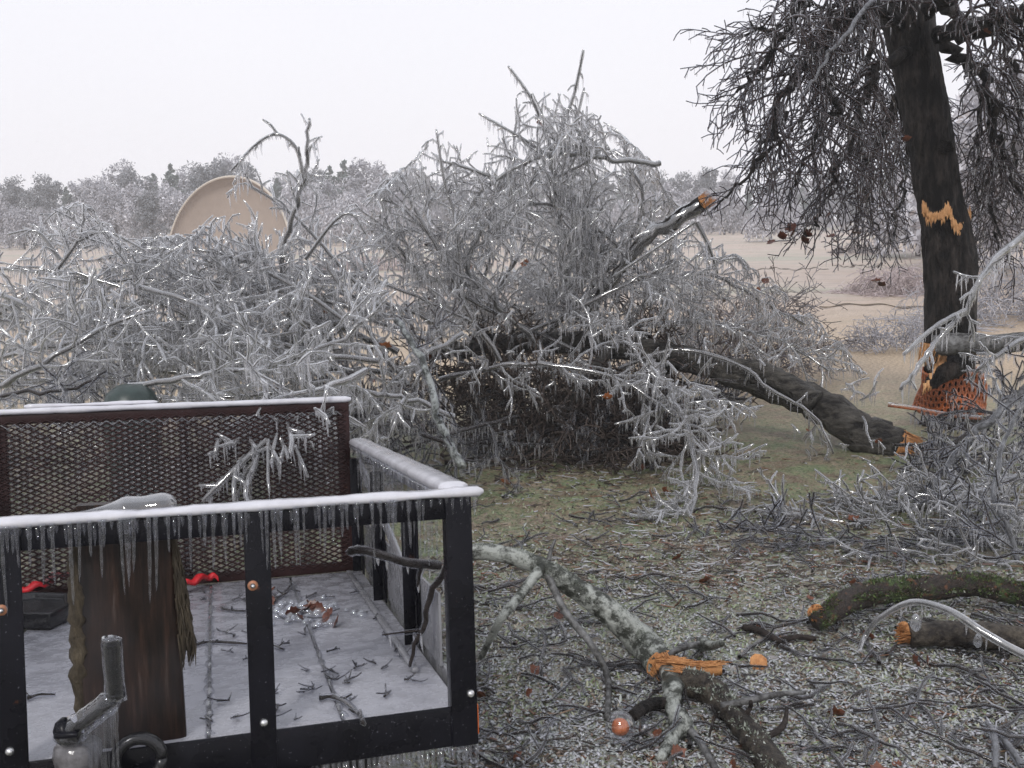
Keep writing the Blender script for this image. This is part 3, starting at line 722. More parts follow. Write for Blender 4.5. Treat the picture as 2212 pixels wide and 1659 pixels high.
    aa = noise(n_, 5, 3, 0.6, c); bb = noise(n_, 120, 2, 0.5, mapping(n_, c, (0.5, 1, 1)))
    mul = N(n_, "ShaderNodeMath", operation='MULTIPLY'); n_.links.new(ramp(n_, aa, [(0.35, (0.25,) * 3), (0.62, (1,) * 3)]), mul.inputs[0]); n_.links.new(ramp(n_, bb, [(0.4, (0.25,) * 3), (0.62, (0.85,) * 3)]), mul.inputs[1])
    pr = principled(n_, (0.27, 0.27, 0.29), 0.12, bump(n_, bb, 0.6, 0.01)); tr = N(n_, "ShaderNodeBsdfTransparent"); ms = N(n_, "ShaderNodeMixShader")
    n_.links.new(mul.outputs[0], ms.inputs[0]); n_.links.new(tr.outputs[0], ms.inputs[1]); n_.links.new(pr.outputs[0], ms.inputs[2]); finish(n_, ms.outputs[0])
    prt('hole_ice', MB().box(g0 + 0.046, g1 - 0.046, TL + 0.0085, TL + 0.0115, zb + 0.036, TG - 0.036).mesh('hole_ice', False), m, G)
    cap(lambda t: ((g0 - 0.01 + (g1 - g0 + 0.02) * t, TL + 0.018), (0, 1)), 60, 0.026, 0.012, TG + 0.010, 'ice_cap', G, 0.0012)
    cap(lambda t: ((g0 + 0.1 + (g1 - g0) * 0.36 * t, TL + 0.05), (0, 1)), 30, 0.02, 0.008, TG + 0.026, 'ice_cap', G, 0.0012)
    prt('gate_edge', MB().box(g0 - 0.03, g0 - 0.003, TL, TL + 0.03, 0.0, TG - 0.04).mesh('gate_edge', False), MT['greyice'], G, 0.004)
    # zigzag wire under the gate's top bar
    x = np.linspace(g0 + 0.03, g1 - 0.03, 56); z = TG - 0.042 + 0.008 * np.array([(-1) ** i for i in range(56)])
    prt('edge_wire', MB().tube(np.stack([x, np.full(56, TL - 0.006), z], 1), 0.0028, 5).mesh('edge_wire'), MT['gateice'], G)
    # bolts
    def bolt(px, py, mat, r=0.011, washer=None, parent=T):
        p = ty(px, py, -0.0118); mb = MB(); k = 12
        P = [(p[0], -0.0116, p[2]), (p[0], -0.0165, p[2]), (p[0], -0.021, p[2]), (p[0], -0.0235, p[2])]
        mb.tube(P, [r, r * 0.97, r * 0.7, r * 0.2], k); b = prt('bolt', mb.mesh('bolt'), MT[mat], parent)
        if washer:
            prt('washer', MB().tube([(p[0], -0.0114, p[2]), (p[0], -0.0134, p[2])], [r * 1.9, r * 1.8], 14).mesh('washer'), MT[washer], b)
    bolt(570, 1560, 'steel', 0.0095); bolt(1016, 1497, 'steel', 0.0095); bolt(546, 1265, 'steel', 0.006, 'rust'); bolt(3, 1318, 'steel', 0.006, 'rust'); bolt(22, 1622, 'steel', 0.0095)
    pr_ = ty(1046, 1545, 0.03)
    prt('reflector', MB().box(0.0155, 0.021, 0.01, 0.05, pr_[2] - 0.035, pr_[2] + 0.035).mesh('reflector', False), MT['orange'], T, 0.002)
    # under the bed: axle, wheels, tongue
    prt('axle', MB().bar((-TW + 0.1, TL * 0.55, -0.16), (-0.1, TL * 0.55, -0.16), 0.05, 0.05).mesh('axle', False), MT['black'], T, 0.003)
    zc = -0.262
    for X in (-TW + 0.16, -0.16):
        P = [(X - 0.07, TL * 0.55, zc), (X - 0.06, TL * 0.55, zc), (X + 0.06, TL * 0.55, zc), (X + 0.07, TL * 0.55, zc)]
        w = prt('wheel', MB().tube([(X - 0.075, TL * 0.55, zc), (X + 0.075, TL * 0.55, zc)], 0.10, 18).mesh('wheel'), MT['steel'], T)
        prt('tyre', MB().tube(P, [0.17, 0.2, 0.2, 0.17], 28).mesh('tyre'), MT['rubber'], w, 0.004)
    tj = to_t(at(190, 1700, 1.86))
    mb = MB()
    for X in (-TW + 0.35, -0.35): mb.bar((X, 0.02, -0.11), (tj[0], tj[1] - 0.12, -0.11), 0.05, 0.06)
    prt('tongue', mb.mesh('tongue', False), MT['black'], T, 0.003)
    p = ty(300, 1640, -0.05)
    n = 22; ang = np.linspace(0, 2 * math.pi, n)
    Pn = np.stack([p[0] + 0.045 * np.cos(ang), np.full(n, -0.055), p[2] + 0.045 * np.sin(ang)], 1)
    prt('hose_loop', MB().tube(Pn, 0.013, 10).mesh('hose_loop'), MT['plastic'], T)
    # icicles along the front rail (one by one) and the short side rail
    x = -TW + 0.01; pr_v = []; cnt = 0
    while x < 0.03 and cnt < 74:
        L_ = rng.uniform(0.05, 0.13) if rng.random() < 0.6 else rng.uniform(0.1, 0.19)
        if -0.30 < x < -0.1: L_ *= 0.85
        o = prt('icicle', make_icicle(L_, rng.uniform(0.0038, 0.0062), rng, rng.uniform(-.03, .03)), MT['railicicle'], fr)
        o.location = (x, -0.019 + rng.uniform(-0.003, 0.003), TH + 0.006); x += rng.choice((rng.uniform(0.006, 0.014), rng.uniform(0.016, 0.034))); cnt += 1
    rl = [c for c in T.children if c.name.startswith('side_rail')][0]
    y = 0.1
    for i in range(26):
        o = prt('icicle', make_icicle(rng.uniform(0.10, 0.24), rng.uniform(0.004, 0.007), rng), MT['railicicle'], rl)
        o.location = (-0.045 + rng.uniform(-0.004, 0.004), y, TH + 0.004); y += rng.uniform(0.04, 0.07)
        if y > TL - 0.03: break
    bf = [c for c in T.children if c.name.startswith('bed_frame')][0]
    mbk = MB()
    for i in range(34):
        x = -0.36 + 0.37 * i / 33 + rng.uniform(-.004, .004); L_ = rng.uniform(0.03, 0.09); n = 4
        mbk.tube([(x, -0.003, -0.077), (x, -0.003, -0.077 - L_ * 0.6), (x, -0.003, -0.077 - L_)], [0.005, 0.0035, 0.0006], 6)
    prt('icicles', mbk.mesh('icicles'), MT['railicicle'], bf, kind='stuff')
    # fringe of small runs of ice down the rail's face
    mb = MB()
    for i in range(84):
        x = -TW + 0.005 + (TW + 0.02) * i / 83 + rng.uniform(-.004, .004); L_ = rng.uniform(0.012, 0.05)
        mb.tube([(x, -0.009, TH + 0.002), (x, -0.010, TH - L_ * 0.6), (x, -0.009, TH - L_)], [0.0055, 0.0035, 0.001], 6)
    prt('ice_fringe', mb.mesh('ice_fringe'), MT['railicicle'], fr, kind='stuff')
    # tongue jack with crank
    J = prt('jack', MB().tube([to_t(at(165, 1900, 1.86)), to_t(at(165, 1640, 1.86))], 0.037, 20).mesh('jack'), MT['black'], T)
    top = to_t(at(168, 1612, 1.86)); cp = []
    zt = np.array([0, 0, 1.0])
    prt('jack_cap', MB().tube([top - zt * .05, top - zt * 0.012, top + zt * 0.006, top + zt * 0.016], [0.042, 0.047, 0.044, 0.03], 22, bump=0.02).mesh('jack_cap'), MT['icejack'], J)
    # crank: knuckle, sloping arm, upright grip
    kn = to_t(at(158, 1578, 1.84)); el = to_t(at(250, 1505, 1.84)); gt = to_t(at(241, 1388, 1.84))
    prt('crank_knuckle', MB().tube(smooth_line([kn - zt * .03, kn - np.array([.012, 0, -.004]), kn + zt * 0.014], 5), [0.010, .016, .021, .024, .025, .025, .024, .022, .018, .014, .007], 16).mesh('crank_knuckle'), MT['black'], J)
    prt('crank_pin', MB().tube([kn + np.array([-.03, -.02, .0]), kn + np.array([.0, -.03, .002]), kn + np.array([.012, -.034, .002])], [.006, .007, .005], 12).mesh('crank_pin'), MT['black'], J, 0.001)
    for q_, r_q in ((0.05, .019), (0.96, .018)):
        c_ = el + (gt - el) * q_; prt('grip_ring', MB().tube([c_ - zt * .003, c_, c_ + zt * .003], [r_q * .95, r_q, r_q * .9], 16).mesh('grip_ring'), MT['black'], J)
    arm = prt('crank_arm', MB().bar(kn, el, 0.026, 0.010, (0, -0.6, 1)).mesh('crank_arm', False), MT['black'], J, 0.004)
    grip = prt('crank_grip', MB().tube([el - zt * 0.004, el + (gt - el) * 0.5, gt], [0.0135, 0.0140, 0.0145], 18).mesh('crank_grip'), MT['black'], J, 0.003)
    prt('ice_coat', MB().tube(smooth_line([kn - zt * 0.02 + (el - kn) * -0.1, kn, kn + (el - kn) * 0.5, el + (el - kn) * 0.04], 6), np.interp(np.linspace(0, 1, 19), [0, .15, .5, .9, 1], [.018, .031, .024, .024, .012]), 16, bump=0.05).mesh('ice_coat'), MT['glassy'], J)
    prt('ice_coat', MB().tube(smooth_line([el - zt * 0.006, el + (gt - el) * 0.5, gt, gt + zt * 0.008], 5), np.interp(np.linspace(0, 1, 16), [0, .2, .6, .9, 1], [.022, .019, .020, .019, .008]), 16, bump=0.03).mesh('ice_coat'), MT['glassy'], J)
    for i in range(15):
        t = 0.25 + 0.75 * i / 14; q = kn + (el - kn) * t
        o = prt('icicle', make_icicle(rng.uniform(0.06, 0.16), rng.uniform(0.003, 0.0048), rng), MT['railicicle'], J); o.location = (q[0], q[1] + rng.uniform(-.008, .008), q[2] - 0.014)
    return T
MT['icejack'] = simple("iced_jack_cap", (0.13, 0.125, 0.13), 0.12, 0.5, 30, 0.3, 0.006)
bpy.context.view_layer.update()
TR = trailer()

# things standing and lying in the trailer
def tthing_mesh(name, me, mat, label, cat, group=None):
    o = bpy.data.objects.new(name, me); COL.objects.link(o); me.materials.append(mat); o.matrix_world = TM
    return tag(o, label, cat, group)
def slab():
    rng = random.Random(4)
    root = thing('wood_slab', 'wet brown slab of wood with shaggy bark leaning behind the front rail', 'wood slab', mw=TM)
    bot = ty(290, 1612, 0.05); h = TH + 0.028
    a0, a1 = ty(180, 1600, 0.05)[0], ty(403, 1610, 0.05)[0]; b0, b1 = ty(165, 1180, 0.05)[0], ty(372, 1170, 0.05)[0]
    n = 22; V = []; 
    for i in range(n):
        t = i / (n - 1); z = 0.0 + (h) * t; y = 0.052 + 0.006 * math.sin(3 * t)
        x0 = a0 + (b0 - a0) * t + 0.002 * math.sin(9 * t); x1 = a1 + (b1 - a1) * t
        for (x, yy) in ((x0, y), (x0 + (x1 - x0) * .25, y - .004), (x0 + (x1 - x0) * .6, y - .003), (x1 - .012, y), (x1, y + .006), (x1, y + .045), (x0, y + .045)): V.append((x, yy, z))
    k = 7; F = [(i * k + j, i * k + (j + 1) % k, (i + 1) * k + (j + 1) % k, (i + 1) * k + j) for i in range(n - 1) for j in range(k)]
    mb = MB().add(V, np.array(F)).add(V[:k], [list(range(k))[::-1]]).add(V[-k:], [list(range(k))])
    prt('board', mb.mesh('board', False), MT['slab'], root, 0.003)
    # ragged bark on its left edge
    P = []; rr = []
    for i in range(34):
        t = i / 33; z = 0.06 + (h - 0.07) * t; x0 = a0 + (b0 - a0) * (z / h) - 0.006
        P.append((x0 + rng.uniform(-.004, .004), 0.066, z)); rr.append(0.013 * (0.35 + math.sin(math.pi * min(1, t * 1.15)) ** 0.5) * rng.uniform(0.75, 1.25) if t < 0.86 else 0.006)
    V, F = tubes([np.array(P)], [np.array(rr)], 12, bump=0.12); prt('bark_strip', MB().add(V, F).mesh('bark_strip'), MT['slabbark'], root)
    # shaggy tuft on its right edge: hanging fibres
    PL = []; RL = []
    for i in range(420):
        t = rng.random(); z = h * (0.42 + 0.46 * t); x1 = a1 + (b1 - a1) * z / h - 0.004
        out_ = 0.036 * (1 - t) ** 0.55 * rng.random(); L_ = 0.05 + 0.035 * rng.random()
        p = np.array((x1 + out_ * 0.8, 0.055 + rng.random() * 0.03, z)); PL.append(np.array([p, p + (0.004 + out_ * .15, -.002, -L_ * .5), p + (0.003 + rng.uniform(-.004, .006), -.002, -L_)])); RL.append(np.array([.0022, .0018, .0006]))
    V, F = tubes(PL, RL, 4); prt('bark_fibres', MB().add(V, F).mesh('bark_fibres'), MT['slabbark'], root, kind='stuff')
slab()
def tray():
    c = [tf(*q, 0.03) for q in ((-40, 1340), (108, 1342), (150, 1322), (150, 1296), (75, 1292), (-40, 1308))]
    V = [(p[0], p[1], z) for z in (0.004, 0.055) for p in c] + [(p[0] + (c[0][0] + c[2][0] - 2 * p[0]) * 0.06, p[1] + (c[0][1] + c[3][1] - 2 * p[1]) * 0.06, 0.055) for p in c] + [(p[0] + (c[0][0] + c[2][0] - 2 * p[0]) * 0.08, p[1] + (c[0][1] + c[3][1] - 2 * p[1]) * 0.08, 0.035) for p in c]
    F = []
    for l in range(3):
        for i in range(6): j = (i + 1) % 6; F.append((l * 6 + i, l * 6 + j, l * 6 + 6 + j, l * 6 + 6 + i))
    o = tthing_mesh('plastic_tray', MB().add(V, [np.array(F), [[5, 4, 3, 2, 1, 0]], [[18, 19, 20, 21, 22, 23]]]).mesh('plastic_tray', False), MT['plastic'], 'shallow black plastic tray glazed with ice on the trailer bed', 'tray')
    bevel(o, 0.004, 2)
tray()
def red_strap(pts, label, w=0.03):
    P = smooth_line([tf(*q) for q in pts], 6); n = len(P); mb = MB()
    V = []
    for i, p in enumerate(P):
        d = P[min(i + 1, n - 1)] - P[max(i - 1, 0)]; d /= np.linalg.norm(d); s = np.array([-d[1], d[0], 0]); h = 0.006 + 0.008 * math.sin(i * 0.9)
        for u, z in ((-1, 0), (-.6, 1), (.6, 1), (1, 0)): V.append(p + s * u * w / 2 + np.array([0, 0, z * 0.018 + h]))
    F = [(i * 4 + j, i * 4 + (j + 1) % 4, (i + 1) * 4 + (j + 1) % 4, (i + 1) * 4 + j) for i in range(n - 1) for j in range(4)]
    mb.add(V, np.array(F)).add(V[:4], [[3, 2, 1, 0]]).add(V[-4:], [[0, 1, 2, 3]])
    tthing_mesh('red_strap', mb.mesh('red_strap'), MT['red'], label, 'strap')
red_strap([(20, 1282, .03), (60, 1278, .03), (95, 1268, .035), (130, 1250, .05), (165, 1252, .05)], 'crumpled red plastic strap behind the black tray', 0.045)
red_strap([(392, 1272, .02), (420, 1262, .025), (448, 1254, .02), (470, 1256, .01)], 'short red plastic strip lying right of the brown wood slab', 0.03)

# twigs, knots and litter lying on the bed boards
def stick_mesh(nodes, r, rng, ice=True, name='fallen_twig', mat='twig', world=False):
    P = smooth_line(nodes, 4); rr = np.linspace(r, r * 0.5, len(P)) * np.array([rng.uniform(0.85, 1.15) for _ in P])
    return P, rr
def bed_twig(px, label=None, r=0.004, spurs=3, seed=0, group=None, icy=0.004):
    rng = random.Random(seed); nodes = [tf(a, b, 0.008 + (c[0] if c else 0)) for a, b, *c in px]
    P, rr = stick_mesh(nodes, r, rng)
    root = thing('fallen_twig', label or 'short dark twig frozen to the icy trailer bed', 'twig', tuple(tp(P[0])), group or ('twigs on the trailer bed' if not label else None))
    mb = MB().tube([tuple(tp(p)) for p in P], rr, 7, True, bump=0.08); ib = MB()
    ib.tube([tuple(tp(p)) for p in P], rr + icy, 7, True, bump=0.12)
    for _ in range(spurs):
        i = rng.randrange(1, len(P)); q = P[i]; d = np.array([rng.uniform(-1, 1), rng.uniform(-1, 1), 0.25]); L_ = rng.uniform(0.015, 0.045)
        S = [tuple(tp(q)), tuple(tp(q + d * L_ * .5)), tuple(tp(q + d * L_ + np.array([0, 0, .004])))]
        mb.tube(S, [r * .7, r * .55, r * .4], 5); ib.tube(S, [r * .7 + icy * .8, r * .6 + icy * .8, r * .4 + icy * .5], 6)
    obj('stem', mb.mesh('stem'), MT['twig'], root)
    obj('ice_glaze', ib.mesh('ice_glaze'), MT['icedim'], root, kind='stuff')
bed_twig([(415, 1393), (460, 1386), (530, 1390), (585, 1393), (612, 1402)], 'long bent twig crossing behind the middle post on the trailer bed', 0.0045, 3, 1)
bed_twig([(690, 1508), (720, 1505), (750, 1520), (775, 1545), (785, 1562)], 'forked twig near the front of the bed between two posts', 0.005, 5, 2)
bed_twig([(590, 1300), (612, 1282), (630, 1262)], 'upright forked twig beside the clump of frozen leaves', 0.005, 4, 3)
bed_twig([(480, 1314), (500, 1318), (530, 1320)], 'short stick with a torn orange end left of the middle post', 0.005, 1, 4)
bed_twig([(60, 1508), (85, 1500), (118, 1500)], 'small curved twig in front of the black tray', 0.004, 1, 6)
rr_ = random.Random(77)
for i in range(58):
    while True:
        x, y = rr_.uniform(430, 940), rr_.uniform(1270, 1560)
        q = tf(x, y)
        if -1.35 < q[0] < -0.06 and 0.06 < q[1] < TL - 0.1: break
    a = rr_.uniform(0, 6.28); l = rr_.uniform(10, 34)
    bed_twig([(x, y), (x + l * math.cos(a) * .5 + rr_.uniform(-3, 3), y + l * math.sin(a) * .2), (x + l * math.cos(a), y + l * math.sin(a) * .4)], None, rr_.uniform(0.0015, 0.003), 2, 100 + i, None, 0.002)
for i in range(12):
    x, y = rr_.gauss(660, 45), rr_.gauss(1318, 16); q = tp(tf(x, y, 0.015))
    o = add_leaf((0, 0, 0), rr_.uniform(0.035, 0.06), MT['leafdark'], None, rr_); o.location = q; o.name = 'frozen_leaf'
    tag(o, 'brown leaf frozen in the icy clump on the trailer bed', 'leaf', 'leaves frozen in the clump on the bed')
# the glassy ice that holds the clump together
mb = MB()
for i in range(70):
    x, y = rr_.gauss(655, 50), rr_.gauss(1318, 17); q = tf(x, y, 0.008); r = rr_.uniform(0.006, 0.017)
    mb.tube([tuple(tp(q + np.array([0, 0, z]) * r)) for z in (-.6, 0, .5, .9)], [r, r * 1.05, r * .8, r * .2], 8, bump=0.1)
tag(obj('ice_clump', mb.mesh('ice_clump'), MT['clear'], kind='stuff'), 'lumpy clear ice over the leaves on the trailer bed', 'ice')

# branches poking through and over the trailer
limb('bare forked branch reaching into the trailer past its right corner post', [(988, 1085, 2.62), (974, 1130, 2.6), (965, 1210, 2.5), (930, 1290, 2.45), (905, 1370, 2.42), (885, 1440, 2.4)], 0.013, 0.004, 21,
     Cfg(lv=2, dens=(7, 9), ratio=(.5, .4), grav=-.02, zmin=.5), L1=0.13, extras=[([(950, 1222, 2.45), (880, 1215, 2.4), (830, 1200, 2.35), (780, 1188, 2.3), (752, 1192, 2.28)], 0.011, 0.008, 0.05)], icicles=True, spacing=0.05, lmax=0.05, name='fallen_branch', cat='fallen branch', ice='icethin', iceth=.0042)
limb('iced spray of twigs hanging over the mesh ramp gate', [(790, 800, 4.6), (700, 840, 4.2), (620, 880, 3.85), (560, 960, 3.7), (530, 1075, 3.55)], 0.011, 0.005, 22,
     Cfg(lv=3, dens=(17, 14, 12), ratio=(.45, .45, .42), grav=-.10, zmin=.6), L1=0.34, extras=[([(640, 870, 3.85), (540, 930, 3.75), (460, 950, 3.7)], .008, .004, .2), ([(575, 950, 3.7), (500, 1020, 3.6), (440, 1080, 3.55)], .008, .005, .12), ([(650, 860, 3.85), (690, 900, 3.8), (720, 880, 3.75)], .007, .004, .25), ([(700, 840, 4.1), (620, 855, 3.9), (560, 880, 3.8), (500, 930, 3.75)], .008, .004, .3), ([(640, 880, 3.8), (600, 910, 3.75), (610, 960, 3.7)], .007, .004, .2)], spacing=0.018, lmax=0.10, name='fallen_branch', cat='fallen branch')

# ------------------------------------------------------------------ the broken oak standing on the right
ORNG = random.Random(9)
def wobble(P, a, rng):
    g = np.random.default_rng(rng.randrange(10000)); Q = P.copy(); Q[1:-1] += g.normal(0, a, Q[1:-1].shape); return Q
def oak():
    Y = 7.9
    base = at(2052, 935, Y); base[2] = 0
    root = thing('oak_tree', 'tall dark storm-broken oak with drooping bare crown and orange netting at its foot', 'tree', tuple(base))
    cl = [(2056, 985, 175), (2055, 935, 150), (2053, 850, 114), (2052, 740, 116), (2053, 640, 118), (2051, 560, 122), (2043, 490, 112), (2028, 420, 104), (2015, 340, 104), (2000, 250, 108), (1983, 160, 106), (1968, 80, 112), (1955, 0, 122), (1945, -90, 110), (1935, -250, 100), (1930, -500, 90), (1940, -800, 60)]
    P = smooth_line([at(a, b, Y) for a, b, _ in cl], 8); P[0][2] = -0.1
    wd = np.interp(np.linspace(0, 1, len(P)), np.linspace(0, 1, len(cl)), [w for *_, w in cl]) / 2150 * Y / 2 * .90
    k = 40; n = len(P); a = np.arange(k) * 2 * math.pi / k
    g = np.random.default_rng(8); V = []
    rid = [g.normal(0, 1, k) for _ in range(4)]
    for i in range(n):
        z = P[i][2]; rr = wd[i] * (1 + 0.018 * np.interp((a * 3 + z * 2) % 6.28, a, rid[0]) + 0.022 * np.sin(a * 13 + z * 6) * np.sin(a * 5 + z * 17) + 0.012 * g.normal(0, 1, k))
        V.append(np.stack([P[i][0] + rr * np.cos(a), P[i][1] + rr * np.sin(a), np.full(k, z)], 1))
    V = np.concatenate(V); i = np.arange(n - 1)[:, None] * k; j = np.arange(k)
    F = np.stack([i + j, i + (j + 1) % k, i + k + (j + 1) % k, i + k + j], -1).reshape(-1, 4)
    tr = obj('trunk', mesh('trunk', V, [F]), MT['trunk'], root)
    # torn wounds ringing the trunk where limbs were ripped away
    mb = MB()
    ul = [(1990, 446), (1996, 464), (2008, 473), (2034, 468), (2044, 460), (2052, 466), (2058, 486), (2072, 496), (2086, 492), (2097, 468)]
    for i in range(620):
        x = ORNG.uniform(1992, 2096); yb = np.interp(x, [a_ for a_, _ in ul], [b_ for _, b_ in ul]) + ORNG.uniform(-5, 6)
        ln = (7 + 15 * min(1, 4 / max(.1, min(abs(x - 1997), abs(x - 2050), abs(x - 2092))))) * ORNG.uniform(.3, 1.25)
        if ORNG.random() < .12: ln = -ORNG.uniform(6, 16)
        cx_ = 2036 - (480 - yb) * 0.15; rad_ = 59; u = max(-.985, min(.985, (x - cx_) / rad_))
        d_ = math.sqrt(1 - u * u) * rad_ / 2150 * Y; up_ = ORNG.uniform(.0, .014)
        p = at(x, yb, Y - d_ - .002); q = at(x + ORNG.uniform(-2.5, 2.5), yb - ln, Y - d_ - .004 - up_)
        mb.tube([p, (p + q) / 2 + (0, -.004, 0), q], [ORNG.uniform(.004, .008), .0045, .001], 4)
    obj('torn_wood', mb.mesh('torn_wood', False), MT['palewood'], root)
    # broken dark hollow above the wound
    # knot
    V, F = torn_disc(at(2040, 318, Y - .19), (0.3, -1, 0), 0.05, ORNG, .3); obj('knot', MB().add(V, F).mesh('knot'), MT['trunk'], root)
    # limbs: (nodes, r0, r1, length of side shoots)
    LIM = [
        ([(1965, 110, 7.8), (1900, 150, 7.6), (1855, 220, 7.4), (1830, 320, 7.3), (1790, 420, 7.2)], .045, .012, .9),
        ([(1950, 60, 7.8), (1890, 10, 7.5), (1820, 30, 7.2), (1750, 120, 7.0), (1690, 220, 6.9), (1640, 330, 6.9)], .05, .01, .9),
        ([(1945, -60, 7.8), (1850, -60, 7.4), (1760, -20, 7.1), (1700, 60, 6.9), (1650, 140, 6.8), (1590, 200, 6.8)], .05, .008, .75),
        ([(1960, 150, 7.9), (1940, 210, 8.1), (1900, 300, 8.3), (1880, 400, 8.4), (1850, 480, 8.4)], .04, .012, .8),
        ([(1950, -20, 8), (1880, 40, 8.4), (1800, 60, 8.7), (1790, 170, 8.8), (1830, 260, 8.8), (1900, 330, 8.7)], .045, .012, .9),
        ([(1800, 20, 7.2), (1780, 120, 7.1), (1790, 220, 7.0), (1760, 300, 7.0), (1720, 400, 7.0)], .03, .008, .8),
        ([(1850, 250, 7.4), (1870, 330, 7.4), (1860, 420, 7.5), (1900, 500, 7.6)], .02, .006, .6),
        ([(1700, 240, 6.9), (1650, 330, 6.9), (1590, 400, 6.9), (1545, 450, 6.9)], .016, .005, .35),
        ([(1990, 60, 8.1), (1995, 160, 8.6), (1960, 280, 8.9), (1950, 400, 9), (1930, 520, 9)], .03, .008, .8),
        ([(1690, 60, 6.9), (1640, 60, 6.8), (1590, 80, 6.7)], .015, .005, .6),
        # right of the trunk
        ([(2030, 75, 7.7), (2110, 55, 7.5), (2200, 25, 7.2), (2330, -10, 6.9)], .06, .05, .7),
        ([(2030, 90, 7.9), (2100, 150, 7.8), (2145, 240, 7.8), (2165, 340, 7.9), (2215, 440, 8.0)], .045, .014, .8),
        ([(2040, 20, 8.1), (2150, 60, 8.6), (2200, 200, 8.8), (2190, 340, 8.9), (2150, 460, 9)], .04, .01, .8),
        ([(2130, 170, 7.8), (2110, 280, 7.9), (2125, 380, 8), (2110, 480, 8.1)], .02, .006, .6),
        ([(2170, 340, 7.9), (2130, 400, 7.9), (2150, 500, 8), (2190, 560, 8)], .018, .006, .6),
        ([(1920, 20, 8.3), (1880, 120, 8.7), (1910, 240, 8.9), (1890, 330, 9)], .03, .008, .8),
        ([(1800, 330, 7.3), (1810, 400, 7.3), (1770, 470, 7.2), (1740, 500, 7.2)], .015, .005, .5),
        ([(2010, 30, 7.5), (2060, -30, 7.2), (2180, -60, 6.9)], .05, .03, .7),
    ]
    lines = []; mains = []
    c = Cfg(lv=3, dens=(13, 12, 9), ratio=(.48, .5, .42), grav=-.11, wig=.25, ang=(.5, 1.25), seg=.05, rmin=.0029, rr=.6, taper=.4)
    for nodes, r0, r1, L1 in LIM:
        P = wobble(smooth_line([at(*q) for q in nodes], 6), 0.026, ORNG); rd = np.linspace(r0, r1, len(P))
        pl = [tuple(p) for p in P]; dirs = [norm(tuple(v)) for v in np.gradient(P, axis=0)]
        L_ = float(np.sum(np.linalg.norm(np.diff(P, axis=0), axis=1)))
        kids(lines, pl, dirs, [min(x * .6, .022) for x in rd], L_, 0, c, ORNG, .15, L1)
        obj('limb', MB().tube(P, rd * 1.12, 10, True, bump=0.05).mesh('limb'), MT['trunk'], root)
        mains.append((pl, list(rd), 0))
    def clear(l):
        for p in l[0]:
            if p[1] < 7.95:
                v = np.array(p) - CP; d = v @ F_; x, y = 1106 + 2150 * (v @ RT) / d, 829.5 - 2150 * (v @ UP) / d
                cx_ = np.interp(y, [b for _, b, _ in cl[::-1]], [a_ for a_, _, _ in cl[::-1]])
                if abs(x - cx_) < 52 and y > 60: return False
        return True
    lines = [l for l in lines if clear(l)]
    V, F = tubes([l[0] for l in lines], [l[1] for l in lines], 4)
    cr = obj('crown_twigs', mesh('crown_twigs', V, F), MT['oaktwig'], root, kind='stuff')
    PL = []; RL = []
    for pts, rr, lv in lines:
        q = np.array(pts); a = np.array(rr) + 0.0020; a[-1] *= .6; q[:, 2] += .0018; PL.append(q); RL.append(a)
    V, F = tubes(PL, RL, 5, bump=.06); obj('ice_glaze', mesh('ice_glaze', V, F), MT['icethin'], root, kind='stuff')
    r_ = icicle_batch(lines, ORNG, .09, .02, .06, .5, r=.003); obj('icicles', mesh('icicles', r_[0], [r_[1]]), MT['icicle'], root, kind='stuff')
    # one long iced branch crossing in front of the crown
    P = wobble(smooth_line([at(1900, -20, 6.9), at(1820, 80, 6.6), at(1770, 150, 6.5), at(1715, 230, 6.4)], 6), .008, ORNG)
    obj('limb', MB().tube(P, np.linspace(.014, .004, len(P)), 8).mesh('limb'), MT['greybark'], root)
    obj('ice_glaze', MB().tube(P, np.linspace(.018, .007, len(P)), 8, bump=.06).mesh('ice_glaze'), MT['icethin'], root)
    for (x, y) in ((1690, 510), (1708, 492), (1665, 525), (1738, 520), (1795, 512), (1800, 520), (1850, 505), (1715, 505), (1740, 505), (1905, 615), (1895, 608), (2130, 70), (1845, 190), (1960, 300), (1765, 470), (1790, 465)):
        add_leaf(at(x, y, 7.2), ORNG.uniform(.07, .11), MT['leafdark'] if y > 100 else MT['leaf'], root, ORNG)
    # grey log hanging by splinters at the foot
    P = smooth_line([at(2016, 748, 7.45), at(2070, 742, 7.4), at(2140, 745, 7.3), at(2230, 735, 7.1)], 5)
    lg = obj('broken_limb', MB().tube(P, np.linspace(.085, .07, len(P)), 16, True, bump=.03).mesh('broken_limb'), MT['greybark'], root)
    V, F = torn_disc(P[0], P[0] - P[2] + np.array([0, 0, -.35]), .085, ORNG, 0.9, spike=1.6); obj('torn_end', MB().add(V, F).mesh('torn_end', False), MT['palewood'], lg)
    mb = MB()
    for i in range(24):
        t = i / 23; p = at(2040 - 42 * t, 765 + 70 * t, 7.5); mb.tube([p + np.array([ORNG.uniform(-.02, .02), -.02, .02]), p + np.array([ORNG.uniform(-.03, .02), -.03, -.06])], [.016, .003], 4)
    obj('splinters', mb.mesh('splinters', False), MT['palewood'], root)
    mb = MB().tube(smooth_line([at(2075, 775, 7.62), at(2040, 800, 7.52), at(2000, 838, 7.5)], 4), [.11, .11, .10, .10, .09, .08, .06, .05, .02], 14, bump=.08)
    obj('bark_flap', mb.mesh('bark_flap'), MT['trunk'], root)
    return root, base
MT['oaktwig'] = bark_mat("oak_twig_bark", (0.016, 0.009, 0.008), (0.075, 0.048, 0.040), 30, spec=.2)
OAK, OB = oak()

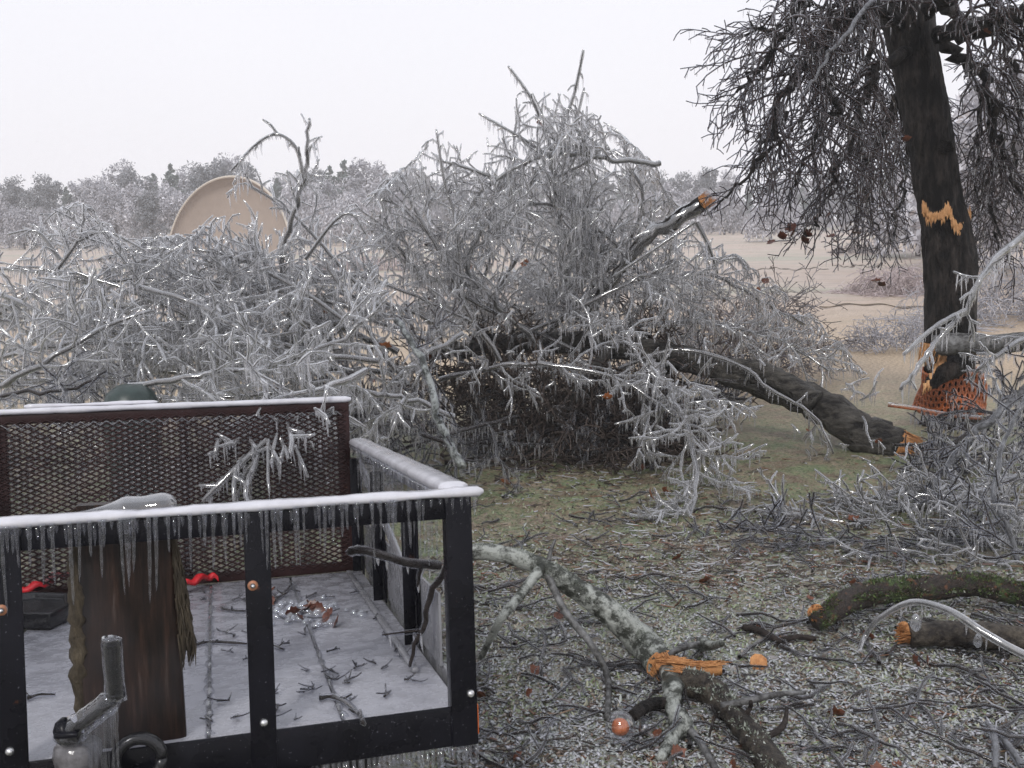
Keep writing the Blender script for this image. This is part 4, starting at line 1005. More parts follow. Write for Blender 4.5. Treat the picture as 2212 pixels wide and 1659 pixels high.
def safety_net():
    """orange plastic barrier netting round the foot of the oak"""
    root = thing('barrier_net', 'orange plastic barrier netting slumped round the foot of the broken oak', 'netting', (OB[0], OB[1], 0))
    rng = random.Random(3); Y = 7.9; cx, cyy = OB[0], OB[1]
    z0, z1 = at(2045, 905, 7.5)[2], at(2045, 822, 7.5)[2]; PL = []; RL = []
    rings = 34; rows = 6; hz = (z1 - z0) / rows
    def q(u, v):
        r = 0.225 + 0.045 * (1 - v) + 0.016 * math.sin(u * 18 + v * 5); a = u * 2 * math.pi
        return np.array([cx + r * math.cos(a), cyy + r * math.sin(a) * .9, z0 + (z1 - z0) * v + 0.02 * math.sin(a * 3)])
    for r in range(rows):
        for i in range(rings):
            u0 = (i + .5 * (r % 2)) / rings; v0 = (r + .5) / rows; n = 9
            PL.append(np.array([q(u0 + .40 / rings * math.cos(t), v0 + .52 / rows * math.sin(t)) for t in np.linspace(0, 2 * math.pi, n)])); RL.append(np.full(n, .0078))
    for v in (0, 1.02):
        for i in range(8): PL.append(np.array([q((i + t) / 8, v) for t in np.linspace(0, 1, 9)])); RL.append(np.full(9, .014))
    V, F = tubes(PL, RL, 6); obj('net', mesh('net', V, F), MT['net'], root)
    # folded sheet of net behind, and the loose tail with an iced bar
    a = np.linspace(0, 2 * math.pi, 40); V = []; 
    for v in (0, .5, 1): V += [tuple(q(t / 6.2832, v) * np.array([1, 1, 1]) + np.array([(cx - q(t / 6.2832, v)[0]) * .07, (cyy - q(t / 6.2832, v)[1]) * .07, -.01])) for t in a]
    F = [(l * 40 + i, l * 40 + i + 1, l * 40 + 41 + i, l * 40 + 40 + i) for l in range(2) for i in range(39)]
    m, n = newmat("net_folds"); c = pos(n); nz_ = noise(n, 26, 3, .6, c)
    p = principled(n, (0.15, 0.04, 0.018), .4); t = N(n, "ShaderNodeBsdfTransparent"); s = N(n, "ShaderNodeMixShader"); n.links.new(ramp(n, nz_, [(.52, (1,) * 3), (.58, (0,) * 3)]), s.inputs[0]); n.links.new(t.outputs[0], s.inputs[1]); n.links.new(p.outputs[0], s.inputs[2]); finish(n, s.outputs[0])
    obj('net_fold', MB().add(V, np.array(F)).mesh('net_fold'), m, root)
    P = smooth_line([at(1918, 876, 7.35), at(1975, 884, 7.3), at(2050, 898, 7.25), at(2120, 905, 7.2)], 5)
    obj('net_edge', MB().tube(P, .010, 8).mesh('net_edge'), MT['net'], root); Pi = P + np.array([0, -.004, .012])
    obj('ice_glaze', MB().tube(Pi, .013, 8, bump=.12).mesh('ice_glaze'), MT['ice'], root)
safety_net()

# ------------------------------------------------------------------ the fallen trunk and the tangle of limbs
big = dict(icicles=True)
limb('massive dark fallen trunk arching from its torn orange end beside the oak into the brush', [(1938, 965, 7.0), (1880, 945, 7.05), (1800, 890, 7.15), (1700, 845, 7.3), (1570, 800, 7.45), (1450, 770, 7.55), (1300, 745, 7.7), (1180, 740, 7.8), (1050, 748, 7.9), (930, 765, 8.0)], .16, .06, 31,
     Cfg(dens=(1.6, 8, 10), grav=-.03), name='fallen_tree', cat='fallen tree', L1=.9, bark='fallen', rad=[.135, .142, .13, .115, .10, .095, .09, .085, .075, .06], torn=('start',), k0=26, icicles=True, lmax=.12, spacing=.04, leaves=4,
     extras=[([(1570, 790, 7.4), (1640, 800, 7.3), (1700, 830, 7.2), (1760, 870, 7.05)], .06, .09, .1), ([(1320, 750, 7.6), (1290, 790, 7.3), (1250, 840, 7.2), (1240, 900, 7.1), (1245, 960, 7.1)], .045, .03, .5)], woodm='wood')

ENV = [(-400, 520), (0, 480), (60, 470), (180, 430), (260, 520), (420, 500), (500, 400), (560, 300), (640, 240), (680, 250), (760, 440), (830, 400), (900, 330), (960, 270), (1080, 210), (1180, 170), (1300, 250), (1400, 340), (1440, 420), (1560, 520), (1640, 590), (1740, 660), (1850, 780), (1950, 900), (2600, 900)]
EX, EY = [a for a, _ in ENV], [b for _, b in ENV]
def above(q):
    v = np.array(q) - CP; d = v @ F_; return 829.5 - 2150 * (v @ UP) / d < np.interp(1106 + 2150 * (v @ RT) / d, EX, EY)
C_ = lambda **k: Cfg(**{**dict(dens=(12, 13, 11), ratio=(.45, .5, .45), grav=-.005, rmin=.0024, wig=.27, top=above), **k})
SPEC = [
 # centre
 ('tall upright limb at the middle of the brush heap, its tips highest against the sky', [(1290, 745, 7.6), (1245, 650, 7.5), (1212, 560, 7.4), (1205, 450, 7.35), (1190, 340, 7.3)], .05, .016, .8, dict(
    extras=[([(1190, 340, 7.3), (1215, 270, 7.3), (1238, 210, 7.3), (1250, 160, 7.25), (1260, 108, 7.2)], .011, .006, .10), ([(1200, 350, 7.3), (1165, 250, 7.25), (1140, 200, 7.2), (1098, 143, 7.2)], .011, .006, .09),
            ([(1205, 330, 7.3), (1240, 270, 7.3), (1262, 190, 7.3)], .009, .005, .10), ([(1190, 340, 7.3), (1130, 300, 7.2), (1035, 245, 7.2)], .010, .005, .13), ([(1210, 380, 7.3), (1280, 340, 7.2), (1310, 285, 7.2)], .009, .005, .12)], bark='greybark', leaves=2)),
 ('limb lying level near the top of the heap with a blunt cut end pointing right', [(1426, 352, 7.3), (1340, 346, 7.25), (1270, 335, 7.2), (1185, 330, 7.2), (1090, 375, 7.2), (1020, 440, 7.2), (960, 540, 7.2)], .030, .014, .55, dict(bark='greybark', extras=[([(1070, 385, 7.2), (1000, 360, 7.1), (945, 345, 7.1)], .012, .006, .2)], leaves=1)),
 ('black stub of limb with a freshly torn orange tip pointing up right', [(1250, 690, 7.5), (1310, 620, 7.4), (1370, 545, 7.3), (1450, 480, 7.25), (1520, 437, 7.2)], .03, .05, .25, dict(cfgk=dict(dens=(3, 7, 8)), bark='trunk', rad=[.03, .035, .045, .052, .054], torn=('end',), leaves=0, icicles=True,
    extras=[([(1500, 480, 7.1), (1440, 520, 7.1), (1380, 560, 7.1), (1320, 600, 7.1)], .010, .008, .15), ([(1505, 480, 7.1), (1530, 530, 7.1), (1550, 590, 7.15)], .012, .006, .25)])),
 ('limb bent like an elbow left of the upright limb', [(1180, 770, 7.4), (1080, 660, 7.3), (1015, 595, 7.2), (1030, 510, 7.2), (1085, 440, 7.2), (1110, 340, 7.2)], .034, .012, .75, dict(bark='greybark', leaves=1)),
 ('leaning limb with spiky twigs at the left shoulder of the central heap', [(1080, 780, 7.0), (1000, 650, 7.0), (935, 520, 7.0), (890, 440, 7.0), (835, 385, 7.0)], .028, .008, .65, dict(extras=[([(930, 510, 7), (870, 450, 7), (818, 428, 7)], .008, .005, .18), ([(1000, 640, 7), (985, 480, 7), (960, 390, 7), (942, 280, 7)], .012, .005, .22)])),
 ('limb with a fringe of short icicles sloping down the right side of the heap', [(1300, 770, 7.7), (1400, 650, 7.8), (1480, 590, 7.9), (1570, 605, 8), (1660, 660, 8.1), (1740, 700, 8.2)], .032, .010, .6, dict(cfgk=dict(grav=-.09), leaves=2)),
 ('thin iced branch trailing over the thick end of the fallen trunk', [(1330, 800, 7.1), (1450, 757, 7.0), (1590, 785, 6.9), (1680, 850, 6.8), (1760, 900, 6.75), (1800, 980, 6.7)], .02, .007, .40, dict(cfgk=dict(grav=-.04, dens=(5, 8, 9)), leaves=1)),
 ('limb spraying forward out of the heap and down onto the grass', [(1400, 770, 6.9), (1450, 850, 6.5), (1490, 940, 6.1), (1505, 1040, 5.7), (1490, 1120, 5.5)], .026, .010, .55, dict(cfgk=dict(grav=-.06), leaves=2)),
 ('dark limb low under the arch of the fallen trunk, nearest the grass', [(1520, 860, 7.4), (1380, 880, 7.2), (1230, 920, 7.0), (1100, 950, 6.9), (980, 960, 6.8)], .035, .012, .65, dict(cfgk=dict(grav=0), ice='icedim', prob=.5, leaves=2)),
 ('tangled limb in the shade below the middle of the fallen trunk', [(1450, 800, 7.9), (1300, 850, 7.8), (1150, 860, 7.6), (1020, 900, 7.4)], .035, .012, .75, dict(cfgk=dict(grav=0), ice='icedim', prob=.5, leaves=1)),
 ('wide branching limb filling the right half of the heap crest', [(1150, 750, 8.0), (1280, 620, 8.0), (1370, 500, 8.0), (1390, 420, 8.0), (1360, 360, 8.0)], .034, .012, .8, dict(leaves=1)),
 ('limb on the far side of the heap rising toward the sky', [(1000, 770, 8.2), (1080, 620, 8.3), (1140, 500, 8.4), (1150, 400, 8.4)], .034, .012, .85, dict(leaves=1)),
 ('low iced limb sprawled in front of the fallen trunk', [(950, 820, 6.9), (1080, 790, 6.8), (1220, 790, 6.7), (1360, 830, 6.6), (1460, 900, 6.4)], .026, .010, .65, dict(cfgk=dict(grav=-.03), leaves=2)),
 ('limb sweeping along the right shoulder above the fallen trunk', [(1250, 720, 7.9), (1400, 700, 7.9), (1560, 700, 7.9), (1690, 740, 7.8), (1790, 800, 7.6)], .028, .009, .6, dict(cfgk=dict(grav=-.05), leaves=3)),
 ('pale lichened limb leaning on the heap just behind the trailer corner', [(855, 692, 5.4), (900, 760, 5.2), (930, 830, 5.1), (945, 900, 5.0), (970, 960, 4.95), (1000, 1010, 4.9)], .020, .024, .22, dict(cfgk=dict(dens=(4, 8, 8)), bark='lichen', ice='icethin')),
 # left
 ('tall curved limb standing highest on the left heap before the shell', [(640, 770, 6.2), (622, 640, 6.2), (612, 540, 6.2), (640, 440, 6.2), (655, 385, 6.2), (664, 330, 6.2), (668, 256, 6.2)], .030, .010, .26, dict(cfgk=dict(grav=-.06, dens=(6, 9, 11)), tilt=(.12, 0, -1),
    extras=[([(656, 385, 6.2), (640, 320, 6.2), (600, 290, 6.2), (555, 310, 6.2), (500, 368, 6.2)], .009, .005, .10), ([(600, 290, 6.2), (585, 270, 6.2), (568, 258, 6.2)], .006, .004, .04), ([(660, 560, 6.2), (720, 480, 6.15), (760, 462, 6.15), (790, 505, 6.15)], .009, .005, .12)])),
 ('long limb running left to right across the crest of the left heap', [(860, 760, 6.6), (700, 690, 6.6), (560, 620, 6.6), (420, 560, 6.6), (300, 545, 6.6), (170, 510, 6.6)], .030, .008, .6, dict(leaves=1, tilt=(.2, 0, -1))),
 ('dark line of limb curving across the left heap behind the ramp gate', [(-60, 790, 5.5), (80, 752, 5.5), (200, 738, 5.5), (330, 745, 5.5), (450, 752, 5.5), (640, 715, 5.6)], .018, .008, .45, dict(cfgk=dict(dens=(6, 10, 12)))),
 ('iced limb fanning out in the upper left of the heap', [(700, 810, 6.1), (500, 720, 6.1), (330, 650, 6.1), (200, 600, 6.1), (60, 575, 6.1)], .028, .008, .6, dict(leaves=1, tilt=(-.15, 0, -1))),
 ('short limb with combs of icicles at the far left end of the heap', [(-80, 720, 6.0), (60, 640, 6.0), (140, 560, 6.0), (178, 500, 6.0), (180, 440, 6.0)], .020, .006, .34, dict(tilt=(.35, 0, -1), cfgk=dict(grav=-.06), extras=[([(130, 560, 6), (80, 500, 6), (18, 505, 6)], .008, .004, .12), ([(170, 520, 6), (230, 500, 6), (320, 545, 6)], .008, .004, .12)])),
 ('limb rising rightward from the left frame edge above the gate', [(-80, 860, 5.2), (60, 800, 5.2), (200, 720, 5.3), (330, 670, 5.4)], .026, .010, .55, dict()),
 ('limb lying over the heap just above the gate, ice dripping to its top bar', [(280, 835, 4.8), (430, 810, 4.8), (580, 790, 4.9), (720, 740, 5.0), (830, 660, 5.1)], .022, .010, .5, dict(tilt=(0, 0, -1), leaves=1)),
 ('slender limb between the left and central heaps', [(880, 830, 6.2), (800, 720, 6.2), (735, 620, 6.2), (700, 560, 6.2)], .024, .010, .5, dict(leaves=1)),
 ('limb buried in the middle of the left heap, tips showing against the tan shell', [(100, 850, 5.6), (260, 780, 5.7), (420, 690, 5.8), (500, 600, 5.9), (440, 560, 5.9)], .028, .010, .6, dict()),
 ('low limb in the gap between trailer and central heap', [(980, 900, 5.4), (880, 860, 5.3), (800, 850, 5.2), (740, 830, 5.1)], .024, .010, .5, dict(cfgk=dict(grav=-.08))),
 ('limb pressed down behind the left corner of the ramp gate', [(-100, 880, 4.9), (40, 850, 4.9), (150, 840, 4.9), (230, 800, 5.0)], .020, .008, .4, dict(ice='icedim')),
 ('limb on the back slope of the left heap', [(20, 760, 6.9), (200, 680, 6.9), (400, 640, 6.9), (600, 600, 6.9), (780, 620, 6.9)], .030, .010, .65, dict(cfgk=dict(grav=-.06), prob=.6)),
 ('limb crossing the middle of the left heap low down', [(820, 780, 5.8), (660, 760, 5.7), (480, 700, 5.7), (300, 700, 5.7), (120, 680, 5.7)], .024, .009, .5, dict(cfgk=dict(grav=-.04))),
 # more of the same tangle, mostly deep inside it
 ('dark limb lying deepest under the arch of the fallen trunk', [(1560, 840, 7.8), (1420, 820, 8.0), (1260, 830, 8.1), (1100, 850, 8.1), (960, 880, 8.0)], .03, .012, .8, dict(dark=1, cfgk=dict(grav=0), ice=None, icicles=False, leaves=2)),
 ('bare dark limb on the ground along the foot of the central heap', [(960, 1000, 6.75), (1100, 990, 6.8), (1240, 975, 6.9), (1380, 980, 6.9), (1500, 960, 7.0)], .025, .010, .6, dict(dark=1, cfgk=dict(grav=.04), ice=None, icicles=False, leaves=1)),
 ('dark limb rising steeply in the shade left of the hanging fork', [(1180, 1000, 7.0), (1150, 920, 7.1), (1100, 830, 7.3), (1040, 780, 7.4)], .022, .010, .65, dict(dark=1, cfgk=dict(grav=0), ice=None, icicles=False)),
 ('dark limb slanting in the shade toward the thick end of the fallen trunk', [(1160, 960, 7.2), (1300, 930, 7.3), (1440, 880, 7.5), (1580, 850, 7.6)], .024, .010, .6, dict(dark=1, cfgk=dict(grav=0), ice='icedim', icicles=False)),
 ('iced limb woven through the left half of the central heap', [(1250, 760, 7.5), (1120, 700, 7.4), (1000, 640, 7.3), (880, 560, 7.2), (830, 470, 7.2)], .026, .010, .65, dict()),
 ('iced limb woven through the right half of the central heap', [(1120, 730, 7.4), (1260, 660, 7.3), (1380, 600, 7.3), (1480, 560, 7.3)], .024, .010, .7, dict(leaves=1)),
 ('iced limb standing behind the bent elbow limb', [(1060, 780, 7.9), (1040, 640, 7.9), (1060, 520, 7.9), (1030, 400, 7.9)], .024, .010, .6, dict()),
 ('iced limb crowding the top of the central heap below the blunt cut limb', [(1280, 700, 7.6), (1300, 560, 7.6), (1270, 450, 7.6), (1290, 380, 7.6)], .024, .010, .6, dict()),
 ('iced limb drooping between the central heap and the trailer', [(1000, 720, 6.4), (900, 780, 6.2), (820, 860, 6.0), (790, 930, 5.9)], .020, .010, .55, dict(cfgk=dict(grav=-.06))),
 ('iced limb on the ground under the left flank of the central heap', [(1120, 900, 6.8), (1000, 930, 6.5), (900, 960, 6.3), (840, 980, 6.2)], .020, .010, .55, dict(ice='icedim')),
 ('second crest limb of the left heap, lower than the first', [(820, 680, 6.3), (660, 640, 6.3), (500, 610, 6.3), (340, 600, 6.3), (160, 610, 6.3)], .022, .008, .5, dict()),
 ('limb filling the heap just below the tan shell', [(700, 720, 6.0), (600, 660, 6.0), (480, 620, 6.0), (380, 590, 6.0)], .022, .009, .5, dict()),
 ('limb packed low behind the middle of the ramp gate', [(760, 860, 5.2), (600, 850, 5.2), (430, 860, 5.2), (250, 850, 5.2)], .022, .009, .5, dict(cfgk=dict(grav=-.02))),
 ('limb packed low behind the left half of the ramp gate', [(500, 900, 5.4), (340, 880, 5.4), (180, 900, 5.4), (0, 890, 5.4), (-120, 880, 5.4)], .022, .009, .55, dict(ice='icedim', cfgk=dict(grav=-.02))),
 ('dark limb seen only through the mesh of the ramp gate', [(820, 1000, 5.6), (620, 980, 5.6), (400, 990, 5.6), (180, 1000, 5.6), (-60, 980, 5.6)], .026, .010, .40, dict(dark=1, ice=None, icicles=False, cfgk=dict(grav=0))),
 ('limb at the far left edge of the frame, half way up the heap', [(-140, 700, 6.4), (0, 680, 6.4), (140, 700, 6.4), (260, 720, 6.4)], .022, .009, .55, dict()),
 ('limb bristling with upright twigs between the two heaps', [(950, 700, 6.9), (850, 660, 6.8), (760, 640, 6.8), (690, 620, 6.8)], .022, .009, .5, dict()),
 ('iced limb at the bottom of the left heap, farthest back', [(900, 800, 6.9), (700, 800, 6.9), (480, 800, 6.9), (260, 800, 6.9), (20, 790, 6.9)], .028, .010, .75, dict(cfgk=dict(grav=0))),
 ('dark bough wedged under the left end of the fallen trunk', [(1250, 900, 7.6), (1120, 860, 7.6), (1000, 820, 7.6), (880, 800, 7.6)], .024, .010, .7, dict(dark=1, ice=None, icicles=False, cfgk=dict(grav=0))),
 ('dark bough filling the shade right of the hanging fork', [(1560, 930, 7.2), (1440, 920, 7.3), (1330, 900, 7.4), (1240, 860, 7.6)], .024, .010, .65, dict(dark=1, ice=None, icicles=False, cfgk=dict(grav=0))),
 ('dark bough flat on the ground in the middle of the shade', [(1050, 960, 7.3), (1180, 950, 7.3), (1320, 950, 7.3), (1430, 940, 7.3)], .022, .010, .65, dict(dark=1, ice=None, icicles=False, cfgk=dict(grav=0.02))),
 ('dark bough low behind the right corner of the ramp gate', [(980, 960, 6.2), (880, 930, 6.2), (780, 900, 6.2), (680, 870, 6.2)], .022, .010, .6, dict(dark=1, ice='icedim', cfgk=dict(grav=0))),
 ('iced bough low behind the green bin', [(480, 820, 6.4), (320, 800, 6.4), (160, 820, 6.4), (0, 830, 6.4)], .022, .010, .7, dict(cfgk=dict(grav=0))),
 ('iced bough in the middle depth of the left heap', [(840, 760, 6.7), (680, 730, 6.7), (520, 720, 6.7), (360, 720, 6.7)], .022, .010, .65, dict(cfgk=dict(grav=0))),
 ('iced bough behind the upright limb of the central heap', [(1400, 720, 8.3), (1260, 680, 8.3), (1120, 660, 8.3), (960, 680, 8.3)], .022, .010, .7, dict(cfgk=dict(grav=0))),
 ('iced bough sagging over the crest between the peaks of the central heap', [(1420, 640, 7.5), (1300, 500, 7.5), (1180, 440, 7.5), (1060, 470, 7.4), (960, 560, 7.4)], .022, .010, .55, dict()),
 ('pale iced bough arching over the middle of the left heap crest', [(760, 700, 6.0), (640, 620, 6.0), (520, 560, 6.0), (400, 540, 6.0), (280, 570, 6.0)], .020, .009, .45, dict(leaves=1)),
 ('pale iced bough hanging between the tan shell and the ramp gate', [(300, 620, 5.6), (430, 660, 5.5), (560, 740, 5.4), (660, 820, 5.3)], .020, .009, .5, dict()),
 ('pale iced bough at the left edge above the ramp gate corner', [(-90, 620, 5.9), (40, 650, 5.8), (150, 720, 5.7), (220, 800, 5.6)], .020, .009, .5, dict()),
 ('pale iced bough rising right of the tan shell', [(820, 660, 6.4), (740, 580, 6.4), (670, 500, 6.4), (600, 440, 6.4), (530, 395, 6.4)], .018, .008, .40, dict(cfgk=dict(grav=-.07))),
 ('pale iced bough bridging the dip between the left and central heaps', [(1010, 690, 6.9), (900, 640, 6.8), (790, 600, 6.7), (690, 590, 6.6)], .018, .008, .5, dict(leaves=1)),
 ('pale iced bough low in the dip between the two heaps', [(980, 760, 6.6), (880, 720, 6.5), (780, 690, 6.5), (680, 700, 6.4)], .018, .008, .5, dict()),
 ('pale iced bough behind the leaning lichened limb', [(1000, 640, 7.4), (920, 600, 7.4), (840, 540, 7.4), (790, 480, 7.4)], .018, .008, .42, dict()),
 ('pale iced bough at the far left of the frame against the field', [(-120, 600, 6.2), (0, 580, 6.2), (110, 590, 6.2), (230, 620, 6.2)], .016, .008, .36, dict()),
 # right
 ('thick grey limb running from the right frame edge down to the grass', [(2330, 760, 6.3), (2190, 855, 6.0), (2060, 985, 5.8), (1995, 1080, 5.6), (1955, 1170, 5.4)], .032, .014, .5, dict(bark='greybark', cfgk=dict(dens=(6, 8, 9), grav=-.04), prob=.5, ice='icethin')),
 ('limb forked in front of the orange netting', [(2300, 870, 6.6), (2150, 900, 6.5), (2040, 960, 6.4), (1930, 960, 6.3)], .024, .010, .45, dict(cfgk=dict(dens=(6, 9, 10)), ice='icedim')),
 ('limb spread flat over the grass toward the middle from the right brush pile', [(2300, 1000, 5.8), (2120, 1060, 5.6), (1960, 1100, 5.5), (1810, 1130, 5.4), (1680, 1150, 5.3)], .022, .008, .55, dict(cfgk=dict(dens=(7, 9, 9), grav=-.02), prob=.2, ice='ice', iceth=.0038)),
 ('limb at the near edge of the right brush pile above the mossy log', [(2330, 1230, 4.8), (2150, 1215, 4.8), (1960, 1190, 4.9), (1780, 1185, 5.0), (1620, 1180, 5.1)], .020, .007, .5, dict(cfgk=dict(dens=(8, 10, 10), grav=-.02), prob=.2, ice='icedim')),
 ('steep limb standing in the right brush pile near the frame edge', [(2210, 1260, 4.6), (2180, 1150, 4.7), (2145, 1050, 4.8), (2180, 930, 5.0), (2230, 830, 5.1)], .016, .007, .5, dict(bark='greybark', cfgk=dict(dens=(7, 9, 9)), prob=.5, ice='icedim')),
 ('tangled limb in the heart of the right brush pile', [(2330, 1080, 5.4), (2200, 1110, 5.2), (2080, 1140, 5.1), (1960, 1160, 5.1)], .022, .008, .65, dict(cfgk=dict(dens=(8, 10, 10), grav=0), prob=.3, ice='ice', iceth=.0038)),
 ('limb behind the right brush pile, level with the netting', [(2330, 900, 7.0), (2200, 960, 6.6), (2090, 1010, 6.3), (2020, 1060, 6.1)], .024, .010, .6, dict(cfgk=dict(dens=(7, 9, 9)), prob=.5, ice='icethin')),
 ('brown-grey limb sprawling from the frame edge across the netting foot', [(2330, 940, 6.9), (2190, 900, 6.9), (2070, 890, 6.9), (1985, 915, 6.8)], .018, .008, .45, dict(cfgk=dict(dens=(8, 9, 9), grav=0), prob=.5, ice='icethin')),
 ('brown-grey limb midway up the right brush pile', [(2330, 1010, 6.0), (2200, 1030, 5.9), (2090, 1050, 5.8), (1960, 1060, 5.7), (1860, 1080, 5.6)], .020, .008, .5, dict(cfgk=dict(dens=(8, 10, 9), grav=0), prob=.3, ice='ice', iceth=.0038)),
 ('brown-grey limb flat on the grass between the right brush pile and the hanging fork', [(2020, 1150, 5.3), (1900, 1140, 5.3), (1770, 1120, 5.4), (1640, 1100, 5.6)], .016, .007, .5, dict(cfgk=dict(dens=(8, 10, 9), grav=-.02), prob=.2, ice='ice', iceth=.0038)),
 ('brown-grey limb lowest of the right brush pile, its twigs touching the mossy log', [(2330, 1240, 4.5), (2200, 1230, 4.6), (2080, 1210, 4.7), (1950, 1220, 4.7), (1840, 1235, 4.7)], .016, .007, .42, dict(cfgk=dict(dens=(9, 10, 9), grav=0), prob=.2, ice='ice', iceth=.0038)),
 ('small branch lying alone on the grass right of the trailer corner', [(1480, 1235, 5.0), (1560, 1190, 5.1), (1640, 1160, 5.2), (1700, 1130, 5.3)], .012, .005, .4, dict(cfgk=dict(dens=(9, 9, 8), grav=-.05), prob=.1, ice='icethin')),
 ('iced branch with hanging spears of ice in front of the oak trunk', [(2300, 440, 5.8), (2180, 530, 5.7), (2120, 600, 5.6), (2085, 670, 5.6), (2020, 740, 5.55), (1985, 790, 5.5), (1945, 842, 5.5)], .020, .009, .22, dict(cfgk=dict(dens=(4, 6, 6), grav=-.05), bark='greybark', lmax=.16, extras=[([(2085, 670, 5.6), (2020, 705, 5.55), (1952, 765, 5.5)], .011, .006, .12)])),
 ('branch of thin iced twigs at the right frame edge below the hanging log', [(2330, 700, 6.4), (2230, 720, 6.3), (2150, 770, 6.2), (2110, 800, 6.2)], .020, .008, .4, dict(cfgk=dict(dens=(7, 10, 10)))),
]
for i, (lab, nodes, r0, r1, L1, kw) in enumerate(SPEC):
    kw = dict(kw); ck = dict(kw.pop('cfgk', {})); dk = kw.pop('dark', 0)
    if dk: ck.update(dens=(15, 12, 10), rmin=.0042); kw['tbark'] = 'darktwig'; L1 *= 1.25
    right = nodes[0][0] > 2150 or nodes[0][0] in (1480, 2020)
    if 'dens' not in ck: ck['dens'] = (12, 13, 11)
    else: ck['dens'] = tuple(v * f for v, f in zip(ck['dens'], (1.5, 1.3, 1.2)))
    ck['grav'] = ck.get('grav', 0) * .5
    if right: ck['top'] = None
    thick = .8 if right or 'stub' in lab or 'lichened' in lab else .62
    if 'rad' in kw: kw['rad'] = list(kw['rad']); thick = 1
    if right: ck['rmin'] = .0034; L1 *= .9
    limb(lab, nodes, r0 * thick, r1 * (thick + .1), 200 + i, C_(**ck), L1=L1, **kw)

# ------------------------------------------------------------------ logs and wood in the foreground
def log(name, label, cat, P, rr, mat, k=18, torn=(), woodm='wood', ice=None, extras=(), seed=1, bmp=0.05, depth=.6, spike=1.0):
    rng = random.Random(seed); root = thing(name, label, cat, tuple(P[0]))
    P = smooth_line(P, 6); r = np.interp(np.linspace(0, 1, len(P)), np.linspace(0, 1, len(rr)), rr)
    obj('stem', MB().tube(P, r, k, True, bump=bmp).mesh('stem'), MT[mat], root)
    for e, er, em in extras:
        Q = smooth_line(e, 5); q = np.interp(np.linspace(0, 1, len(Q)), np.linspace(0, 1, len(er)), er)
        s = obj('side_branch', MB().tube(Q, q, 10, True, bump=.06).mesh('side_branch'), MT[em], root)
        if ice: obj('ice_glaze', MB().tube(Q, q + .004, 10, True, bump=.08).mesh('ice_glaze'), MT[ice], root)
    if ice: obj('ice_glaze', MB().tube(P - np.array([0, 0, 0.002]), r + .004, k, True, bump=.04).mesh('ice_glaze'), MT[ice], root)
    for e in torn:
        i = 0 if e == 'start' else -1; V, F = torn_disc(P[i], (P[0] - P[1]) if i == 0 else (P[-1] - P[-2]), r[i], rng, depth, spike=spike)
        obj('torn_end', MB().add(V, F).mesh('torn_end', False), MT[woodm], root)
    return root
def gz(px, py, z): return gp(px, py, z)
lim = log('lichened_limb', 'pale lichen-covered limb leaning from the trailer corner down to the grass', 'fallen limb',
    [at(985, 1200, 3.75), at(1060, 1192, 3.75), at(1165, 1222, 3.72), at(1250, 1275, 3.7), at(1320, 1325, 3.66), at(1385, 1385, 3.64), gz(1432, 1440, .05)], [.030, .032, .036, .042, .05, .06, .058], 'lichen', 20, ('end',), ice='clearthin' if False else None,
    extras=[([at(1170, 1225, 3.7), at(1120, 1290, 3.55), at(1080, 1340, 3.45), gz(1040, 1420, .02)], [.022, .019, .016, .012], 'lichen'),
            ([at(1180, 1235, 3.7), at(1220, 1320, 3.6), at(1275, 1390, 3.5), at(1312, 1460, 3.42), gz(1312, 1552, .02)], [.016, .014, .013, .012, .010], 'greybark'),
            ([at(1180, 1235, 3.72), at(1190, 1190, 3.74), at(1200, 1165, 3.76)], [.010, .008, .005], 'greybark')], seed=5, depth=.3, spike=.6)
# a long flare of fresh split wood at its end
P = smooth_line([gz(1415, 1428, .08), gz(1460, 1432, .085), gz(1510, 1440, .08), gz(1560, 1438, .085)], 6)
mb = MB(); V = []
wv = np.interp(np.linspace(0, 1, len(P)), [0, .2, .5, .9, 1], [.026, .030, .017, .013, .003])
rg = random.Random(3)
for p, w in zip(P, wv): V += [p + np.array([0, w, .012 + rg.uniform(-.004, .004)]), p + np.array([0, 0, .004]), p + np.array([0, -w, -.01 + rg.uniform(-.004, .004)]), p + np.array([0, -w * .5, -.035]), p + np.array([0, w * .6, -.035])]
mb.add(V, np.array([(i * 5 + j, i * 5 + (j + 1) % 5, (i + 1) * 5 + (j + 1) % 5, (i + 1) * 5 + j) for i in range(len(P) - 1) for j in range(5)])).add(V[:5], [[4, 3, 2, 1, 0]])
for i in range(150):
    t = rg.random() * .9; k_ = int(t * (len(P) - 1)); q0 = P[k_] + np.array([0, rg.uniform(-1, 1) * wv[k_] * .9, .004 + rg.uniform(0, .008)]); L3 = rg.uniform(.02, .07)
    dr = P[min(k_ + 1, len(P) - 1)] - P[k_]; dr /= np.linalg.norm(dr); mb.tube([q0, q0 + dr * L3 * .5 + np.array([0, 0, .003]), q0 + dr * L3 + np.array([0, rg.uniform(-.006, .006), rg.uniform(0, .01)])], [.003, .0026, .0006], 4)
obj('split_wood', mb.mesh('split_wood', False), MT['wood'], lim)
